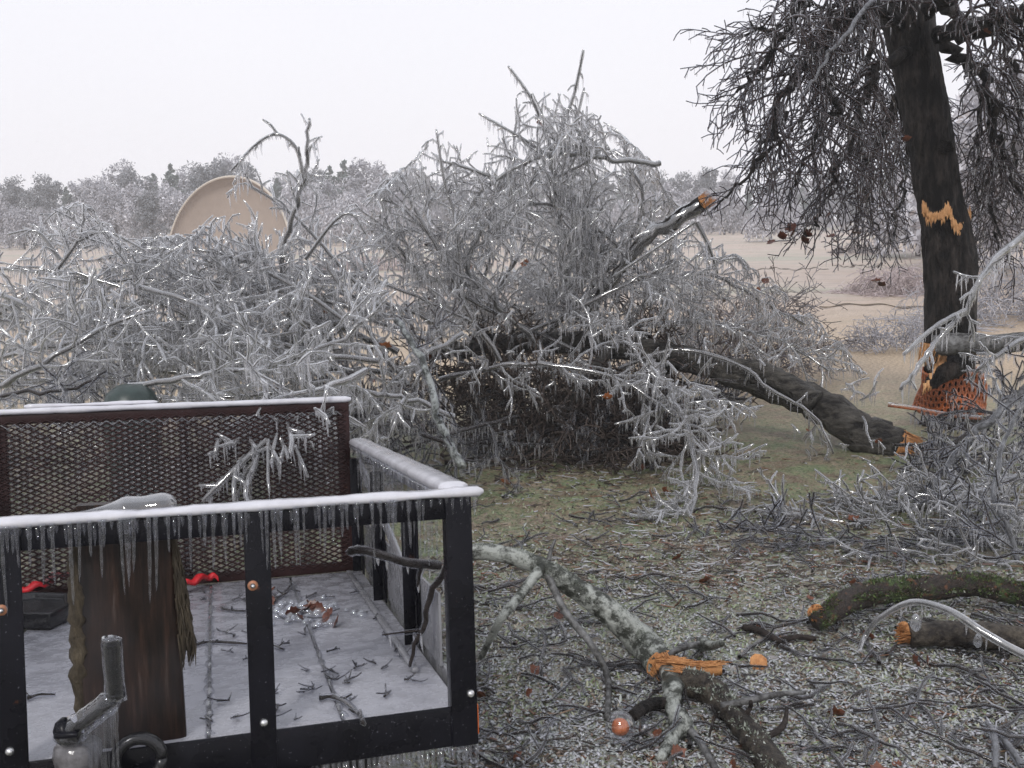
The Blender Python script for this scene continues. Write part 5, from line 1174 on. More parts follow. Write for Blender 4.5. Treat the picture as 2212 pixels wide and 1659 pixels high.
low = log('lichened_log', 'dark flaky log under the split orange wood, running out of the bottom edge', 'log',
    [gz(1475, 1470, .055), gz(1530, 1490, .05), gz(1580, 1540, .05), gz(1630, 1600, .05), gz(1690, 1680, .05), gz(1750, 1760, .05)], [.045, .052, .036, .040, .046, .048], 'brownlichen', 18, ('start',), seed=7, bmp=.09,
    extras=[([gz(1560, 1525, .07), gz(1610, 1515, .10), gz(1680, 1500, .10), gz(1740, 1495, .09)], [.013, .012, .010, .006], 'greybark'), ([gz(1600, 1560, .06), gz(1620, 1530, .10), gz(1622, 1515, .13)], [.010, .008, .006], 'twig'), ([gz(1640, 1600, .06), gz(1690, 1570, .05), gz(1700, 1530, .05)], [.012, .010, .006], 'twig'), ([gz(1555, 1520, .05), gz(1540, 1560, .02), gz(1530, 1600, .01)], [.006, .005, .003], 'twig')])
log('lichened_fork', 'knobbly pale forked piece of limb under the split orange wood', 'fallen branch', [gz(1445, 1455, .05), gz(1455, 1490, .07), gz(1452, 1530, .06), gz(1470, 1560, .05), gz(1455, 1590, .03), gz(1425, 1640, .02)], [.035, .034, .026, .036, .022, .014], 'lichen', 14, (), seed=8, bmp=.12,
    extras=[([gz(1475, 1560, .04), gz(1510, 1600, .03), gz(1540, 1650, .02), gz(1570, 1700, .02)], [.014, .012, .011, .009], 'greybark'), ([gz(1462, 1580, .04), gz(1440, 1600, .03), gz(1425, 1610, .02)], [.01, .008, .005], 'twig')])
st = log('black_stub', 'short black stub of branch with a ball of ice at its tip', 'fallen branch', [gz(1455, 1520, .06), gz(1420, 1518, .075), gz(1388, 1530, .09), gz(1365, 1548, .09)], [.016, .020, .021, .018], 'trunk', 14, (), seed=9)
c0 = gz(1340, 1570, .085)
def ball(c, r, sq, jit, seed, n=14, m=20):
    g = np.random.default_rng(seed); V = []; 
    for i in range(n + 1):
        t = math.pi * i / n
        for j in range(m): a = 2 * math.pi * j / m; q = r * (1 + jit * 3 * math.sin(3 * t + 2 * a + seed) * math.sin(t)); V.append((c[0] + q * math.sin(t) * math.cos(a), c[1] + q * math.sin(t) * math.sin(a), c[2] + q * sq * math.cos(t)))
    return MB().add(V, np.array([(i * m + j, (i + 1) * m + j, (i + 1) * m + (j + 1) % m, i * m + (j + 1) % m) for i in range(n) for j in range(m)]))
obj('gall', ball(c0, .029, .95, .02, 1).mesh('gall'), MT['gall'] if 'gall' in MT else simple("orange_brown_gall", (0.42, 0.12, 0.04), .3, .4, 50, .4, .01), st)
obj('ice_ball', ball(c0 + np.array([0, -.004, .004]), .048, 1.05, .012, 2).mesh('ice_ball'), MT['glassy'], st)
log('mossy_log', 'curved mossy log with a small orange torn end resting on the icy grass', 'log', [gz(1762, 1345, .07), gz(1800, 1318, .10), gz(1850, 1290, .11), gz(1920, 1276, .115), gz(2010, 1270, .115), gz(2100, 1262, .11), gz(2190, 1280, .10), gz(2290, 1300, .1)], [.036, .046, .050, .050, .050, .049, .048, .046], 'moss', 24, (), seed=11, bmp=.06)
V, F = torn_disc(gz(1764, 1325, .10), (-.5, -.8, .35), .035, random.Random(1), .3, spike=.5)
tag(obj('torn_chip', MB().add(V, F).mesh('torn_chip', False), MT['wood']), 'bright orange torn patch on the left tip of the mossy log', 'wood splinter')
def tufts(root, P, rr, n, seed, mat='mosstuft', up=-.3, L0=.012):
    g = np.random.default_rng(seed); Q = smooth_line(P, 6); r = np.interp(np.linspace(0, 1, len(Q)), np.linspace(0, 1, len(rr)), rr)
    i = g.integers(0, len(Q) - 1, n); t = g.random(n); C0 = Q[i] + (Q[i + 1] - Q[i]) * t[:, None]; T_ = Q[i + 1] - Q[i]; T_ /= np.linalg.norm(T_, axis=1, keepdims=True)
    D = g.normal(0, 1, (n, 3)); D[:, 2] = np.abs(D[:, 2]) + up; D -= (D * T_).sum(1)[:, None] * T_; D /= np.linalg.norm(D, axis=1, keepdims=True)
    blob = np.sin(C0[:, 0] * 31 + D[:, 0] * 5) + np.sin(C0[:, 1] * 27 + D[:, 2] * 6) + np.sin(C0[:, 0] * 13); k = blob > g.normal(0.2, .6, n)
    C0, D, rq = C0[k], D[k], r[i][k]; n = len(C0); L_ = g.uniform(.4, 1.2, n) * L0; B = C0 + D * (rq * .99)[:, None]; S2 = g.normal(0, 1, (n, 3)) * (L_ * .28)[:, None]
    A = B + (D + g.normal(0, .5, (n, 3))) * L_[:, None]
    V = np.stack([B - S2, B + S2, A], 1).reshape(-1, 3); F = np.arange(n * 3).reshape(n, 3)
    obj('moss', mesh('moss', V, [F], False), MT[mat], root, kind='stuff')
MT['mosstuft'] = rnd_mat("moss_tufts", [(0, (.02, .028, .010)), (.45, (.06, .09, .03)), (.75, (.12, .17, .06)), (.85, (.10, .05, .03)), (1, (.30, .32, .28))], .5, .4)
MT['lichentuft'] = rnd_mat("lichen_flakes", [(0, (.05, .055, .04)), (.4, (.22, .25, .20)), (.75, (.32, .34, .31)), (1, (.42, .43, .42))], .4, .5)
ML = bpy.data.objects['mossy_log']
tufts(ML, [gz(1762, 1345, .07), gz(1800, 1318, .10), gz(1850, 1290, .11), gz(1920, 1276, .115), gz(2010, 1270, .115), gz(2100, 1262, .11), gz(2190, 1280, .10), gz(2290, 1300, .1)], [.036, .046, .050, .050, .050, .049, .048, .046], 13000, 1, L0=.009)
tufts(low, [gz(1475, 1470, .055), gz(1530, 1490, .05), gz(1580, 1540, .05), gz(1630, 1600, .05), gz(1690, 1680, .05), gz(1750, 1760, .05)], [.045, .052, .036, .040, .046, .048], 2500, 2, 'lichentuft', 0, .008)
tufts(lim, [at(985, 1200, 3.75), at(1060, 1192, 3.75), at(1165, 1222, 3.72), at(1250, 1275, 3.7), at(1320, 1325, 3.66), at(1385, 1385, 3.64), gz(1432, 1440, .05)], [.030, .032, .036, .042, .05, .06, .058], 14000, 3, 'lichentuft', 0, .0045)
lg = log('grey_log', 'dim grey-brown log half hidden below the arched iced branch', 'log', [gz(1965, 1372, .06), gz(2040, 1368, .07), gz(2120, 1372, .07), gz(2230, 1385, .07), gz(2300, 1395, .07)], [.044, .048, .050, .05, .05], 'brownlichen', 20, (), seed=12)
V, F = torn_disc(gz(1955, 1366, .06), (-1, -.45, .05), .040, random.Random(2), .35, spike=.7)
obj('torn_end', MB().add(V, F).mesh('torn_end', False), MT['wood'], lg)
ar = log('arched_branch', 'thin iced branch arching over the grey log to the right frame edge', 'fallen branch', [gz(1855, 1412, .01), at(1868, 1375, 3.72), at(1900, 1335, 3.68), at(1970, 1300, 3.6), at(2050, 1318, 3.5), at(2120, 1362, 3.42), at(2190, 1402, 3.36), at(2290, 1450, 3.3)], [.006, .006, .007, .009, .010, .011, .012, .013], 'greybark', 12, (), ice='ice', seed=13)
r_ = icicle_batch([([tuple(p) for p in smooth_line([at(1930, 1318, 3.65), at(1970, 1300, 3.6), at(2050, 1318, 3.5), at(2120, 1362, 3.42), at(2190, 1402, 3.36)], 5)], [.012] * 21, 0)], random.Random(1), .05, .02, .07, .8)
obj('icicles', mesh('icicles', r_[0], [r_[1]]), MT['icicle'], ar, kind='stuff')
for (x, y, r) in ((1978, 1345, .019), (2112, 1384, .015)):
    obj('ice_blob', ball(at(x, y, 3.48), r, 1.8, .03, 3).mesh('ice_blob'), MT['clear'], ar)
# loose chip of bright wood
V, F = torn_disc0(gz(1640, 1432, .022), (0.15, -.8, .7), .034, random.Random(5), .3, k=9, spike=.25)
tag(obj('wood_chip', MB().add(V, F).mesh('wood_chip', False), MT['wood']), 'bright orange chip of fresh wood lying alone on the icy grass', 'wood chip')
log('crotch_piece', 'small lichened fork of branch standing on the grass behind the split wood', 'fallen branch', [gz(1510, 1400, .01), gz(1518, 1390, .06), gz(1530, 1395, .12), gz(1552, 1392, .18), gz(1560, 1390, .24)], [.022, .026, .018, .012, .010], 'lichen', 12, (), seed=14,
    extras=[([gz(1520, 1392, .08), gz(1490, 1395, .10), gz(1455, 1408, .10), gz(1435, 1420, .09)], [.014, .012, .011, .009], 'greybark')])
log('dead_stick', 'crooked black stick lying right of the small lichened fork', 'stick', [gz(1608, 1355, .02), gz(1640, 1362, .03), gz(1670, 1378, .03), gz(1700, 1392, .02)], [.014, .015, .013, .008], 'twig', 10, (), seed=15, extras=[([gz(1680, 1385, .02), gz(1720, 1376, .03), gz(1762, 1380, .02)], [.013, .011, .010], 'twig')])
log('dead_stick', 'iced stick poking in at the bottom right corner', 'stick', [gz(2212, 1660, .02), gz(2170, 1600, .04), gz(2130, 1560, .05)], [.010, .009, .006], 'greybark', 10, (), ice='icethin', seed=16, extras=[([gz(2150, 1660, .02), gz(2150, 1610, .05), gz(2140, 1570, .07)], [.008, .008, .007], 'greybark')])

# ------------------------------------------------------------------ litter on the ground
LR = random.Random(44)
def free(x, y):
    t = TMI @ Vector((x, y, 0)); return not (-1.6 < t[0] < 0.1 and -0.6 < t[1] < TL + .1)
# small twig variants, copied about
VAR = []
for v in range(9):
    rng = random.Random(500 + v); out = []
    L_ = rng.uniform(.12, .34); c = Cfg(lv=2, dens=(9, 12), ratio=(.38, .4), grav=0, zmin=-.004, seg=.03, wig=.35, rmin=.0018)
    grow(out, (-L_ / 2, 0, .010), (1, 0, .05), L_, rng.uniform(.003, .0065), 0, c, rng)
    for o_ in out:
        for i, p in enumerate(o_[0]): o_[0][i] = (p[0], p[1], min(max(p[2], .004), .05) if i or True else p[2])
    V, F = tubes([o_[0] for o_ in out], [o_[1] for o_ in out], 5); a = mesh('stem', V, F); a.materials.append(MT['twig'])
    V, F = tubes([np.array(o_[0]) for o_ in out], [np.array(o_[1]) + .0028 for o_ in out], 6, bump=.08); b = mesh('ice_glaze', V, F); b.materials.append(MT['icedim'])
    VAR.append((a, b))
def litter_twig(x, y, s, i):
    root = thing('fallen_twig', 'small iced twig scattered on the frozen grass', 'twig', (x, y, 0.004), 'twigs scattered on the grass')
    root.rotation_euler = (LR.uniform(-.12, .12), LR.uniform(-.12, .12), LR.uniform(0, 6.28)); root.scale = (s, s, s)
    a, b = VAR[i % len(VAR)]
    for nm, me in (('stem', a), ('ice_glaze', b)):
        o = bpy.data.objects.new(nm, me); COL.objects.link(o); o.parent = root
        if nm == 'ice_glaze': o['kind'] = 'stuff'
n_ = 0
while n_ < 260:
    py = LR.uniform(0, 1) ** .8 * 620 + 1050; px = LR.uniform(1020, 2260)
    p = gp(px, py)
    if free(p[0], p[1]): litter_twig(p[0], p[1], LR.uniform(.6, 1.5), n_); n_ += 1
# leaves
LV = []
for v in range(5):
    o = add_leaf((0, 0, .012), .07, MT['leaf'], None, random.Random(v)); LV.append(o.data); bpy.data.objects.remove(o)
n_ = 0
while n_ < 40:
    py = LR.uniform(1030, 1680); px = LR.uniform(1000, 2260); p = gp(px, py)
    if not free(p[0], p[1]): continue
    me = LV[n_ % 5] if n_ >= 5 else LV[n_]
    o = bpy.data.objects.new('fallen_leaf', me if n_ % 3 else me); COL.objects.link(o); o.location = (p[0], p[1], 0.006); o.rotation_euler = (0, 0, LR.uniform(0, 6.28)); s = LR.uniform(.5, 1.1); o.scale = (s, s, s)
    tag(o, 'curled brown oak leaf lying on the frozen grass', 'leaf', 'oak leaves on the grass'); n_ += 1
# grass: bent glazed blades, too many to count, with crumbs of broken ice and bark among them
def scatter_blades():
    g = np.random.default_rng(6); n = 75000
    # even on the picture rather than on the plan: denser close to the viewer
    px = g.uniform(-150, 2360, n); py = 1010 + 735 * g.random(n) ** .75
    P = []
    xx = (px - 1106) / 2150; yy = (829.5 - py) / 2150
    D = F_[None] + RT[None] * xx[:, None] + UP[None] * yy[:, None]; t = -CAMZ / D[:, 2]; B = CP + D * t[:, None]
    Tm = np.array(TMI); tt = B @ Tm[:3, :3].T + Tm[:3, 3]
    B = B[~((tt[:, 0] > -1.5) & (tt[:, 0] < .0) & (tt[:, 1] > -.2) & (tt[:, 1] < TL))]; n = len(B)
    B[:, 2] = g.uniform(-.004, .006, n)
    a = g.uniform(0, 2 * math.pi, n); el = g.uniform(0.0, .75, n); L_ = g.uniform(.010, .032, n)
    d = np.stack([np.cos(a) * np.cos(el), np.sin(a) * np.cos(el), np.sin(el)], 1); s = np.stack([-np.sin(a), np.cos(a), np.zeros(n)], 1) * (g.uniform(.0014, .0050, n))[:, None]
    m = B + d * (L_ * .6)[:, None]; e = B + d * L_[:, None]; e[:, 2] -= L_ * .3 * g.random(n)
    V = np.stack([B - s, B + s, m + s * .9, m - s * .9, e + s * .35, e - s * .35], 1).reshape(-1, 3); i = np.arange(n)[:, None] * 6
    F = np.concatenate([i + [0, 1, 2, 3], i + [3, 2, 4, 5]])
    m_ = rnd_mat("glazed_grass", [(0.0, (.10, .13, .055)), (.25, (.19, .24, .12)), (.42, (.29, .31, .20)), (.52, (.37, .33, .25)), (.58, (.26, .22, .18)), (.66, (.33, .35, .31)), (.85, (.37, .39, .37)), (1, (.42, .42, .44))], .2, .55, patch=1.3)
    o = obj('grass', mesh('grass', V, [F]), m_); o['kind'] = 'stuff'
    # crumbs and slivers of ice and bark
    n = 26000; px = g.uniform(950, 2360, n); py = 1130 + 620 * g.random(n) ** .6; xx = (px - 1106) / 2150; yy = (829.5 - py) / 2150
    D = F_[None] + RT[None] * xx[:, None] + UP[None] * yy[:, None]; t = -CAMZ / D[:, 2]; B = CP + D * t[:, None]
    tt = B @ Tm[:3, :3].T + Tm[:3, 3]; B = B[~((tt[:, 0] > -1.5) & (tt[:, 0] < .02) & (tt[:, 1] > -.2) & (tt[:, 1] < TL))]; n = len(B); B[:, 2] = g.uniform(0, .014, n)
    a = g.uniform(0, 2 * math.pi, n); L_ = g.uniform(.003, .017, n); w = L_ * g.uniform(.25, .8, n); u = np.stack([np.cos(a), np.sin(a), g.uniform(-.4, .4, n)], 1) * L_[:, None]; v = np.stack([-np.sin(a), np.cos(a), g.uniform(-.3, .3, n)], 1) * w[:, None]; z = np.array([0, 0, 1]) * (w * .35)[:, None]
    V = np.stack([B + u, B + v, B - u, B - v, B + z, B - z], 1).reshape(-1, 3); i = np.arange(n)[:, None] * 6
    F = np.concatenate([i + q for q in ([0, 1, 4], [1, 2, 4], [2, 3, 4], [3, 0, 4], [1, 0, 5], [2, 1, 5], [3, 2, 5], [0, 3, 5])])
    m_ = rnd_mat("ice_and_bark_crumbs", [(0.0, (.02, .014, .012)), (.07, (.09, .06, .045)), (.13, (.19, .13, .10)), (.2, (.30, .32, .30)), (.8, (.38, .38, .41)), (1, (.46, .46, .5))], .12, .7)
    o = obj('ice_litter', mesh('ice_litter', V, [F], False), m_); o['kind'] = 'stuff'
scatter_blades()

def bark_litter():
    g = np.random.default_rng(61); n = 15000
    px = g.uniform(930, 2400, n); py = np.where(g.random(n) < .62, g.uniform(985, 1290, n), g.uniform(1200, 1760, n)); xx = (px - 1106) / 2150; yy = (829.5 - py) / 2150
    D = F_[None] + RT[None] * xx[:, None] + UP[None] * yy[:, None]; B = CP + D * (-CAMZ / D[:, 2])[:, None]
    Tm = np.array(TMI); tt = B @ Tm[:3, :3].T + Tm[:3, 3]; B = B[~((tt[:, 0] > -1.5) & (tt[:, 0] < .03) & (tt[:, 1] > -.2) & (tt[:, 1] < TL))]
    k = np.sin(B[:, 0] * 2.3 + B[:, 1]) + np.sin(B[:, 1] * 3.1 - B[:, 0] * 1.3) + g.normal(0, .9, len(B)) > -.5; B = B[k]; n = len(B)
    a = g.uniform(0, 6.283, n); L_ = g.uniform(.012, .11, n) * g.random(n) ** .5; r = g.uniform(.0012, .0042, n); z = g.uniform(.004, .016, n)
    d = np.stack([np.cos(a), np.sin(a), g.normal(0, .09, n)], 1) * L_[:, None]; s_ = np.stack([-np.sin(a), np.cos(a), np.zeros(n)], 1) * (L_ * g.normal(0, .16, n))[:, None]
    B[:, 2] = z; PL = np.stack([B - d * .5, B + s_, B + d * .5], 1); PL[:, :, 2] = np.maximum(PL[:, :, 2], .003); RL = np.stack([r, r, r * .5], 1)
    V, F = tubes(list(PL), list(RL), 4)
    m_ = rnd_mat("twig_and_bark_litter", [(0, (.02, .014, .012)), (.3, (.06, .045, .035)), (.5, (.12, .09, .07)), (.62, (.20, .13, .08)), (.7, (.16, .06, .035)), (.76, (.28, .28, .29)), (1, (.44, .44, .47))], .3, .5)
    o = obj('twig_litter', mesh('twig_litter', V, F), m_); o['kind'] = 'stuff'
bark_litter()
def rill(px0, px1, py, w, seed, lift=.006):
    g = random.Random(seed); A = [gp(px0 + (px1 - px0) * i / 40, py + 3 * math.sin(i * .31 + seed) + 2 * math.sin(i * .9)) for i in range(41)]; V = []
    for i, p in enumerate(A):
        ww = w * g.uniform(.15, 1) * math.sin(math.pi * (i + .5) / 41) ** .4
        for q in (-1, 1): V.append((p[0], p[1] + q * ww, float(terrain(p[0], p[1] + q * ww)) + lift + (.02 if q > 0 else 0)))
    m_ = MT['rill'] if 'rill' in MT else MT.setdefault('rill', simple("exposed_soil", (0.10, 0.07, 0.045), .8, .5, 3, .5, .02))
    o = obj('rill', MB().add(V, np.array([(2 * i, 2 * i + 2, 2 * i + 3, 2 * i + 1) for i in range(40)])).mesh('rill', False), m_); o['kind'] = 'structure'
rill(1625, 1790, 580, .35, 1); rill(1800, 1900, 571, .2, 4); rill(1770, 2215, 664, .11, 2); rill(-60, 30, 600, .15, 3); rill(1300, 1480, 610, .2, 5)
# green bin behind the gate
def bin_():
    c = at(285, 900, 4.75); z1 = at(285, 832, 4.75)[2]
    root = thing('green_bin', 'dark green rounded plastic bin under the brush behind the ramp gate', 'bin', (c[0], c[1], 0))
    prof = [(0.0, .11), (.05, .115), (z1 * .75, .13), (z1 * .78, .14), (z1 * .88, .135), (z1 * .96, .11), (z1, .06), (z1 + .003, .015)]
    k = 28; a = np.arange(k) * 2 * math.pi / k; V = np.concatenate([np.stack([c[0] + r * np.cos(a), c[1] + r * np.sin(a), np.full(k, z)], 1) for z, r in prof[:4]]); 
    F = [(i * k + j, i * k + (j + 1) % k, (i + 1) * k + (j + 1) % k, (i + 1) * k + j) for i in range(3) for j in range(k)]
    obj('body', MB().add(V, [np.array(F), [list(range(k))[::-1]]]).mesh('body'), MT['green'], root)
    V = np.concatenate([np.stack([c[0] + r * np.cos(a), c[1] + r * np.sin(a), np.full(k, z)], 1) for z, r in prof[3:]]); F = [(i * k + j, i * k + (j + 1) % k, (i + 1) * k + (j + 1) % k, (i + 1) * k + j) for i in range(4) for j in range(k)]
    obj('lid', MB().add(V, [np.array(F), [list(range(4 * k, 5 * k))]]).mesh('lid'), MT['green'], root)
bin_()

# ------------------------------------------------------------------ concrete shell across the field
def shell():
    Y = 62.0; c = at(492, 530, Y); zb = float(terrain(c[0], Y)) - .1; top = at(500, 377, Y)[2]; Rr = (top - zb); rx = 146 / 2150 * Y
    root = thing('bandshell', 'tan half-dome bandshell with a pale rim standing across the field', 'bandshell', (c[0], Y, zb))
    n, m = 20, 40; yaw = R(-12)
    def pt(u, v, s):
        # u: 0 rim .. 1 back ; v: 0..1 left foot over the top to right foot
        a = math.pi * (1 - v); b = u * math.pi / 2
        x = rx * s * math.cos(a) * math.cos(b); z = Rr * s * math.sin(a) * math.cos(b); y = rx * .34 * math.sin(b) * (1 if s < 1 else 1.03)
        # the opening leans back
        y += z * .18
        return (c[0] + x * math.cos(yaw) - y * math.sin(yaw), Y + x * math.sin(yaw) + y * math.cos(yaw), zb + z)
    Vi = [pt(i / n, j / m, .97) for i in range(n + 1) for j in range(m + 1)]; Vo = [pt(i / n, j / m, 1.0) for i in range(n + 1) for j in range(m + 1)]
    q = lambda i, j: i * (m + 1) + j
    Fi = [(q(i, j), q(i, j + 1), q(i + 1, j + 1), q(i + 1, j)) for i in range(n) for j in range(m)]
    obj('inner_wall', MB().add(Vi, np.array(Fi)).mesh('inner_wall'), MT['shell'], root)
    obj('outer_wall', MB().add(Vo, np.array(Fi)[:, ::-1]).mesh('outer_wall'), MT['shelledge'], root)
    Vr = [pt(0, j / m, .97) for j in range(m + 1)] + [tuple(np.array(pt(0, j / m, .985)) + (0, -.12, 0)) for j in range(m + 1)] + [pt(0, j / m, 1.0) for j in range(m + 1)]
    obj('rim', MB().add(Vr, np.array([(r * (m + 1) + j, (r + 1) * (m + 1) + j, (r + 1) * (m + 1) + j + 1, r * (m + 1) + j + 1) for r in range(2) for j in range(m)])).mesh('rim'), MT['shelledge'], root)
    obj('stage', MB().box(c[0] - rx * .9, c[0] + rx * .9, Y - .3, Y + 1.2, zb - .2, zb + .12).mesh('stage', False), MT['shelledge'], root)
shell()

# ------------------------------------------------------------------ far trees
def crown_mesh(seed, w, h, n, kind):
    """clumps of slivers through an uneven crown volume; unit: metres"""
    g = np.random.default_rng(seed); V = []
    nc = 90
    cs = []
    for i in range(nc):
        if kind == 'cedar': t = g.random(); z = h * (.08 + .9 * t); r = w * .5 * (1 - t) ** .7 * g.random() ** .5; cr = w * .14 * (1.25 - t)
        elif kind == 'weep': t = g.random(); z = h * (.2 + .72 * t); r = w * .5 * math.sqrt(max(0, 1 - (t * 1.0) ** 2.2)) * g.random() ** .4; cr = w * .15
        elif i % 4: 
            lb = np.random.default_rng(seed * 7 + i % 7); a0 = lb.uniform(0, 6.28); zz = h * lb.uniform(.32, .80); rr0 = w * .30 * lb.uniform(.3, 1.1) * (1.15 - zz / h); lr = w * lb.uniform(.16, .25)
            dd = g.normal(0, 1, 3); dd /= np.linalg.norm(dd); qq = lr * g.random() ** .4; cs.append((rr0 * math.cos(a0) + dd[0] * qq, rr0 * math.sin(a0) + dd[1] * qq, min(h * .97, zz + abs(dd[2]) * qq * 1.1 if dd[2] > -.3 else zz + dd[2] * qq * .8), w * (.045 + .05 * g.random()))); continue
        else: t = g.random(); z = h * (.10 + .84 * t); r = w * .5 * math.sin(math.pi * (.26 + .68 * t)) ** .8 * g.random() ** .45; cr = w * (.10 + .09 * g.random())
        a = g.uniform(0, 2 * math.pi); cs.append((r * math.cos(a), r * math.sin(a), z, cr))
    cs = np.array(cs); idx = g.integers(0, nc, n); c = cs[idx]
    d = g.normal(0, 1, (n, 3)); d /= np.linalg.norm(d, axis=1, keepdims=True); rad = g.random(n) ** .45
    P = c[:, :3] + d * (c[:, 3] * rad)[:, None] * np.array([1, 1, 1.0 if kind != 'weep' else 1.5])
    P[:, 2] = np.maximum(P[:, 2], .15 if kind == 'weep' else h * .03)
    # fine sprigs sticking out of the silhouette
    L_ = g.uniform(.18, .62, n) * (w / 7) ** .5; u = d * .7 + g.normal(0, .6, (n, 3)); 
    if kind == 'weep': u[:, 2] -= 1.1
    u /= np.linalg.norm(u, axis=1, keepdims=True); v = np.cross(u, g.normal(0, 1, (n, 3))); v /= np.linalg.norm(v, axis=1, keepdims=True); wd = L_ * g.uniform(.10, .24, n)
    A = P - u * (L_ / 2)[:, None]; B = P + u * (L_ / 2)[:, None]
    V = np.stack([A, P + v * wd[:, None], B, P - v * wd[:, None]], 1).reshape(-1, 3); F = np.arange(n * 4).reshape(n, 4)
    return mesh('crown', V, [F], False), cs
def trunk_mesh(seed, cs, h, w):
    g = random.Random(seed); mb = MB(); top = (0, 0, h * .6)
    mb.tube([(0, 0, -.3), (.05 * g.uniform(-1, 1), 0, h * .15), (.1 * g.uniform(-1, 1), .05, h * .35), top], [h * .028, h * .024, h * .018, h * .008], 8)
    for i in range(12):
        c = cs[g.randrange(len(cs))]; z = h * g.uniform(.12, .45); mb.tube([(0, 0, z), (c[0] * .5, c[1] * .5, (z + c[2]) / 2 + .1), (c[0], c[1], c[2])], [h * .010, h * .007, h * .003], 5)
    return mb.mesh('trunk')
VT = {}
for nm, kind, w, h, n, mat in (('a', 'round', 7.2, 9.0, 9000, 'frost'), ('b', 'round', 6.4, 10.0, 9000, 'frost'), ('c', 'round', 8.0, 8.0, 9000, 'frostpale'), ('d', 'round', 5.4, 8.5, 8000, 'frostdark'),
                               ('e', 'weep', 6.2, 6.0, 8000, 'frostpale'), ('f', 'cedar', 4.2, 8.5, 7000, 'cedar'), ('g', 'round', 6.6, 9.4, 9000, 'frostdark'), ('h', 'weep', 5.2, 5.0, 8000, 'frost')):
    cm, cs = crown_mesh(hash(nm) % 1 + ord(nm), w, h, n, kind); cm.materials.append(MT[mat]); tm = trunk_mesh(ord(nm), cs, h, w); tm.materials.append(MT['oaktwig']); VT[nm] = (cm, tm, w, h)
DESC = {'a': 'rounded grey ice-covered tree', 'b': 'tall grey ice-covered tree', 'c': 'broad pale frosted tree', 'd': 'slim dark grey iced tree', 'e': 'pale weeping iced tree', 'f': 'dark green iced evergreen', 'g': 'dark rounded iced tree', 'h': 'low drooping iced tree'}
def far_tree(nm, x, y, hgt, rng, where, lab=None, grp=None):
    cm, tm, w, h = VT[nm]; z = float(terrain(x, y)); s = hgt / h
    root = thing('iced_tree', lab or (DESC[nm] + ' ' + where), 'tree', (x, y, z - .05), grp or (None if lab else DESC[nm] + 's ' + where))
    root.rotation_euler = (0, 0, rng.uniform(0, 6.28)); root.scale = (s * rng.uniform(.9, 1.12), s * rng.uniform(.9, 1.12), s)
    for n__, me in (('crown', cm), ('trunk', tm)):
        o = bpy.data.objects.new(n__, me); COL.objects.link(o); o.parent = root
        if n__ == 'crown': o['kind'] = 'stuff'
FR = random.Random(12)
ORD = 'first second third fourth fifth sixth seventh eighth ninth tenth eleventh twelfth thirteenth fourteenth fifteenth sixteenth seventeenth eighteenth nineteenth twentieth'.split()
CNT = {}
def place(nm, px, row):
    if not 0 < px < 2212: return None
    CNT[(nm, row)] = CNT.get((nm, row), 0) + 1; i = CNT[(nm, row)]
    return f'{ORD[i - 1]} {DESC[nm]} from the left in the {row} row of the treeline' if i <= 20 else None
prof = [(-400, 400), (0, 402), (50, 385), (130, 370), (200, 395), (250, 340), (340, 350), (430, 352), (490, 325), (560, 370), (640, 365), (700, 345), (780, 335), (850, 345), (900, 372), (1000, 380), (1100, 370), (1250, 365), (1400, 368), (1450, 355), (1550, 368), (1620, 378), (1800, 372), (2000, 360), (2212, 350), (2700, 360)]
px = -420
while px < 2700:
    Y = FR.uniform(112, 135); x = at(px, 500, Y)[0]; ty_ = np.interp(px, [a for a, _ in prof], [b for _, b in prof]) + FR.uniform(-8, 26)
    hgt = at(px, ty_, Y)[2] - float(terrain(x, Y)); nm_ = FR.choice('abgadbfgf' if px > 60 else 'gdgab'); far_tree(nm_, x, Y, hgt, FR, 'beyond the edge of the distant treeline', place(nm_, px, 'back'), 'trees of the distant treeline'); px += FR.uniform(22, 46)
px = -420
while px < 2700:
    Y = FR.uniform(96, 108); x = at(px, 500, Y)[0]; ty_ = np.interp(px, [a for a, _ in prof], [b for _, b in prof]) + FR.uniform(35, 85)
    hgt = at(px, ty_, Y)[2] - float(terrain(x, Y)); nm_ = FR.choice('cahgecba'); far_tree(nm_, x, Y, hgt, FR, 'beyond the edge of the distant treeline', place(nm_, px, 'front'), 'trees of the distant treeline'); px += FR.uniform(38, 80)
for px, Y, tp_, nm, lab in ((330, 88, 408, 'g', 'round dark iced tree standing just left of the tan bandshell'), (170, 86, 440, 'c', 'low pale iced tree left of the round dark tree'), (755, 88, 425, 'e', 'pale weeping iced tree right of the tan bandshell'),
                            (1665, 70, 425, 'e', 'lone weeping iced tree out on the field under the oak crown'), (1565, 92, 420, 'h', 'iced tree with a bare stem behind the torn orange stub'), (50, 90, 455, 'h', 'small grey iced tree at the far left of the field'),
                            (1985, 46, 340, 'e', 'pale iced tree on the field just left of the oak trunk'), (2150, 34, 190, 'e', 'big pale weeping iced tree on the field right of the oak trunk'), (2240, 26, 60, 'c', 'tall pale iced tree at the right edge behind the oak crown')):
    x = at(px, 500, Y)[0]; hgt = at(px, tp_, Y)[2] - float(terrain(x, Y)); far_tree(nm, x, Y, hgt, FR, '', lab)

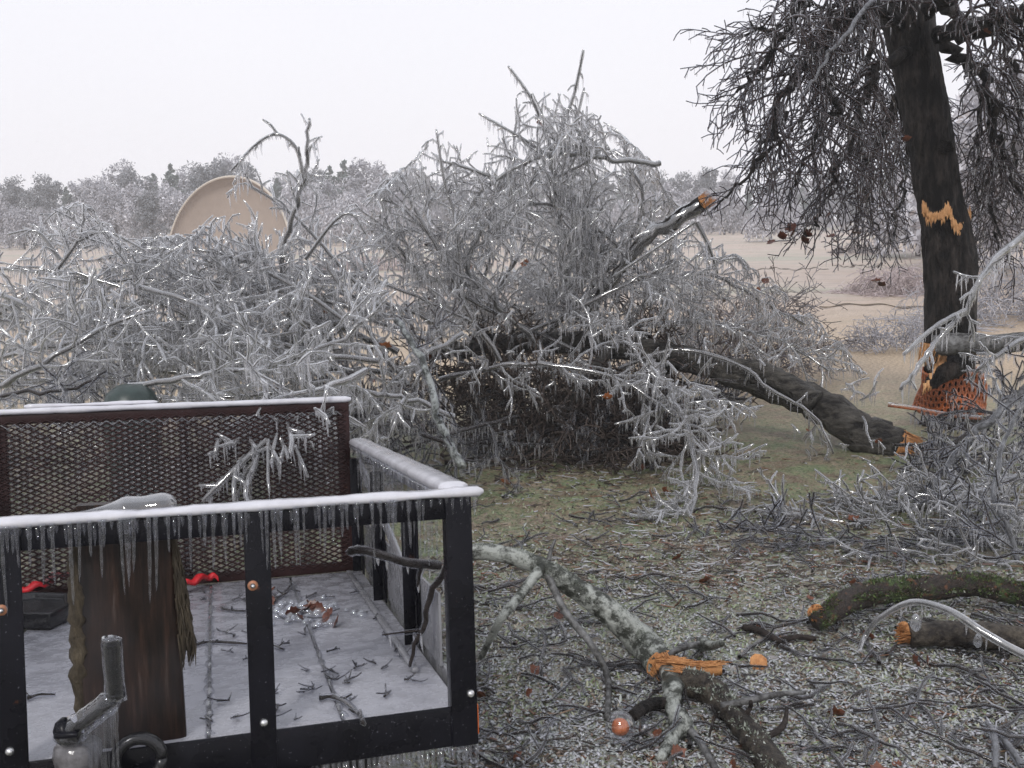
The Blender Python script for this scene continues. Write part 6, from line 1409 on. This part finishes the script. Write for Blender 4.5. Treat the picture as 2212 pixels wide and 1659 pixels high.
# twiggy heaps and shrubs in the middle distance
def shrub(label, cx, base, Y, wpx, hpx, mat, n, seed, droop=-.15, name='iced_shrub', cat='shrub', lv=2, kr=.0045):
    rng = random.Random(seed); c = at(cx, base, Y); z0 = float(terrain(c[0], Y)); w = wpx / 2150 * Y; h = at(cx, base - hpx, Y)[2] - z0
    root = thing(name, label, cat, (c[0], Y, z0)); out = []
    cf = Cfg(lv=2, dens=(9 / max(h, .5), 12 / max(h, .5)), ratio=(.5, .5), grav=droop, seg=max(.06, h * .07), zmin=z0 + .02, rmin=kr * .5, minlen=.04)
    for i in range(n):
        ox = rng.uniform(-.35, .35) * w; p = (c[0] + ox, Y + rng.uniform(-.3, .3) * w, z0 + rng.random() * h * .25)
        d = norm((ox / w * 2 + rng.uniform(-.6, .6), rng.uniform(-.6, .6), rng.uniform(.5, 1.3))); grow(out, p, d, h * rng.uniform(.5, 1.05), kr, 0, cf, rng)
    V, F = tubes([o[0] for o in out], [o[1] for o in out], 3); obj('twigs', mesh('twigs', V, F, False), MT[mat], root, kind='stuff')
    return root
shrub('brown brush heap sloping down behind the right shoulder of the central heap', 1590, 720, 10.5, 270, 150, 'brush', 90, 1, -.10, 'brush_heap', 'brush heap', kr=.008)
shrub('grey twiggy brush heap on the straw grass left of the oak trunk', 1925, 768, 12.5, 170, 85, 'frost', 60, 2, -.16, 'brush_heap', 'brush heap', kr=.008)
shrub('pinkish weeping shrub on the field left of the oak trunk', 1935, 640, 22, 150, 130, 'pinkfrost', 70, 3, -.3, kr=.012)
shrub('tall pale shrub right of the oak trunk', 2160, 700, 16, 190, 240, 'frost', 60, 4, -.25, kr=.010)
shrub('pinkish brush heap far behind the gap between the heaps', 790, 560, 40, 230, 36, 'pinkfrost', 60, 5, -.2, 'brush_heap', 'brush heap', kr=.02)
shrub('low dark brush heap at the foot of the distant treeline on the right', 1860, 540, 50, 130, 30, 'brush', 40, 6, -.2, 'brush_heap', 'brush heap', kr=.02)
hm, hn = newmat("thin_air"); vp = N(hn, "ShaderNodeVolumePrincipled"); vp.inputs['Color'].default_value = (0.98, 0.98, 1.0, 1); vp.inputs['Density'].default_value = 0.0021
ho = N(hn, "ShaderNodeOutputMaterial"); hn.links.new(vp.outputs[0], ho.inputs['Volume'])
hz_ = obj('haze', MB().box(-171, 171, -41, 221, -2.5, 20).mesh('haze', False), hm); hz_['kind'] = 'stuff'
print("objects", len(bpy.data.objects), "verts", sum(len(m.vertices) for m in bpy.data.meshes))
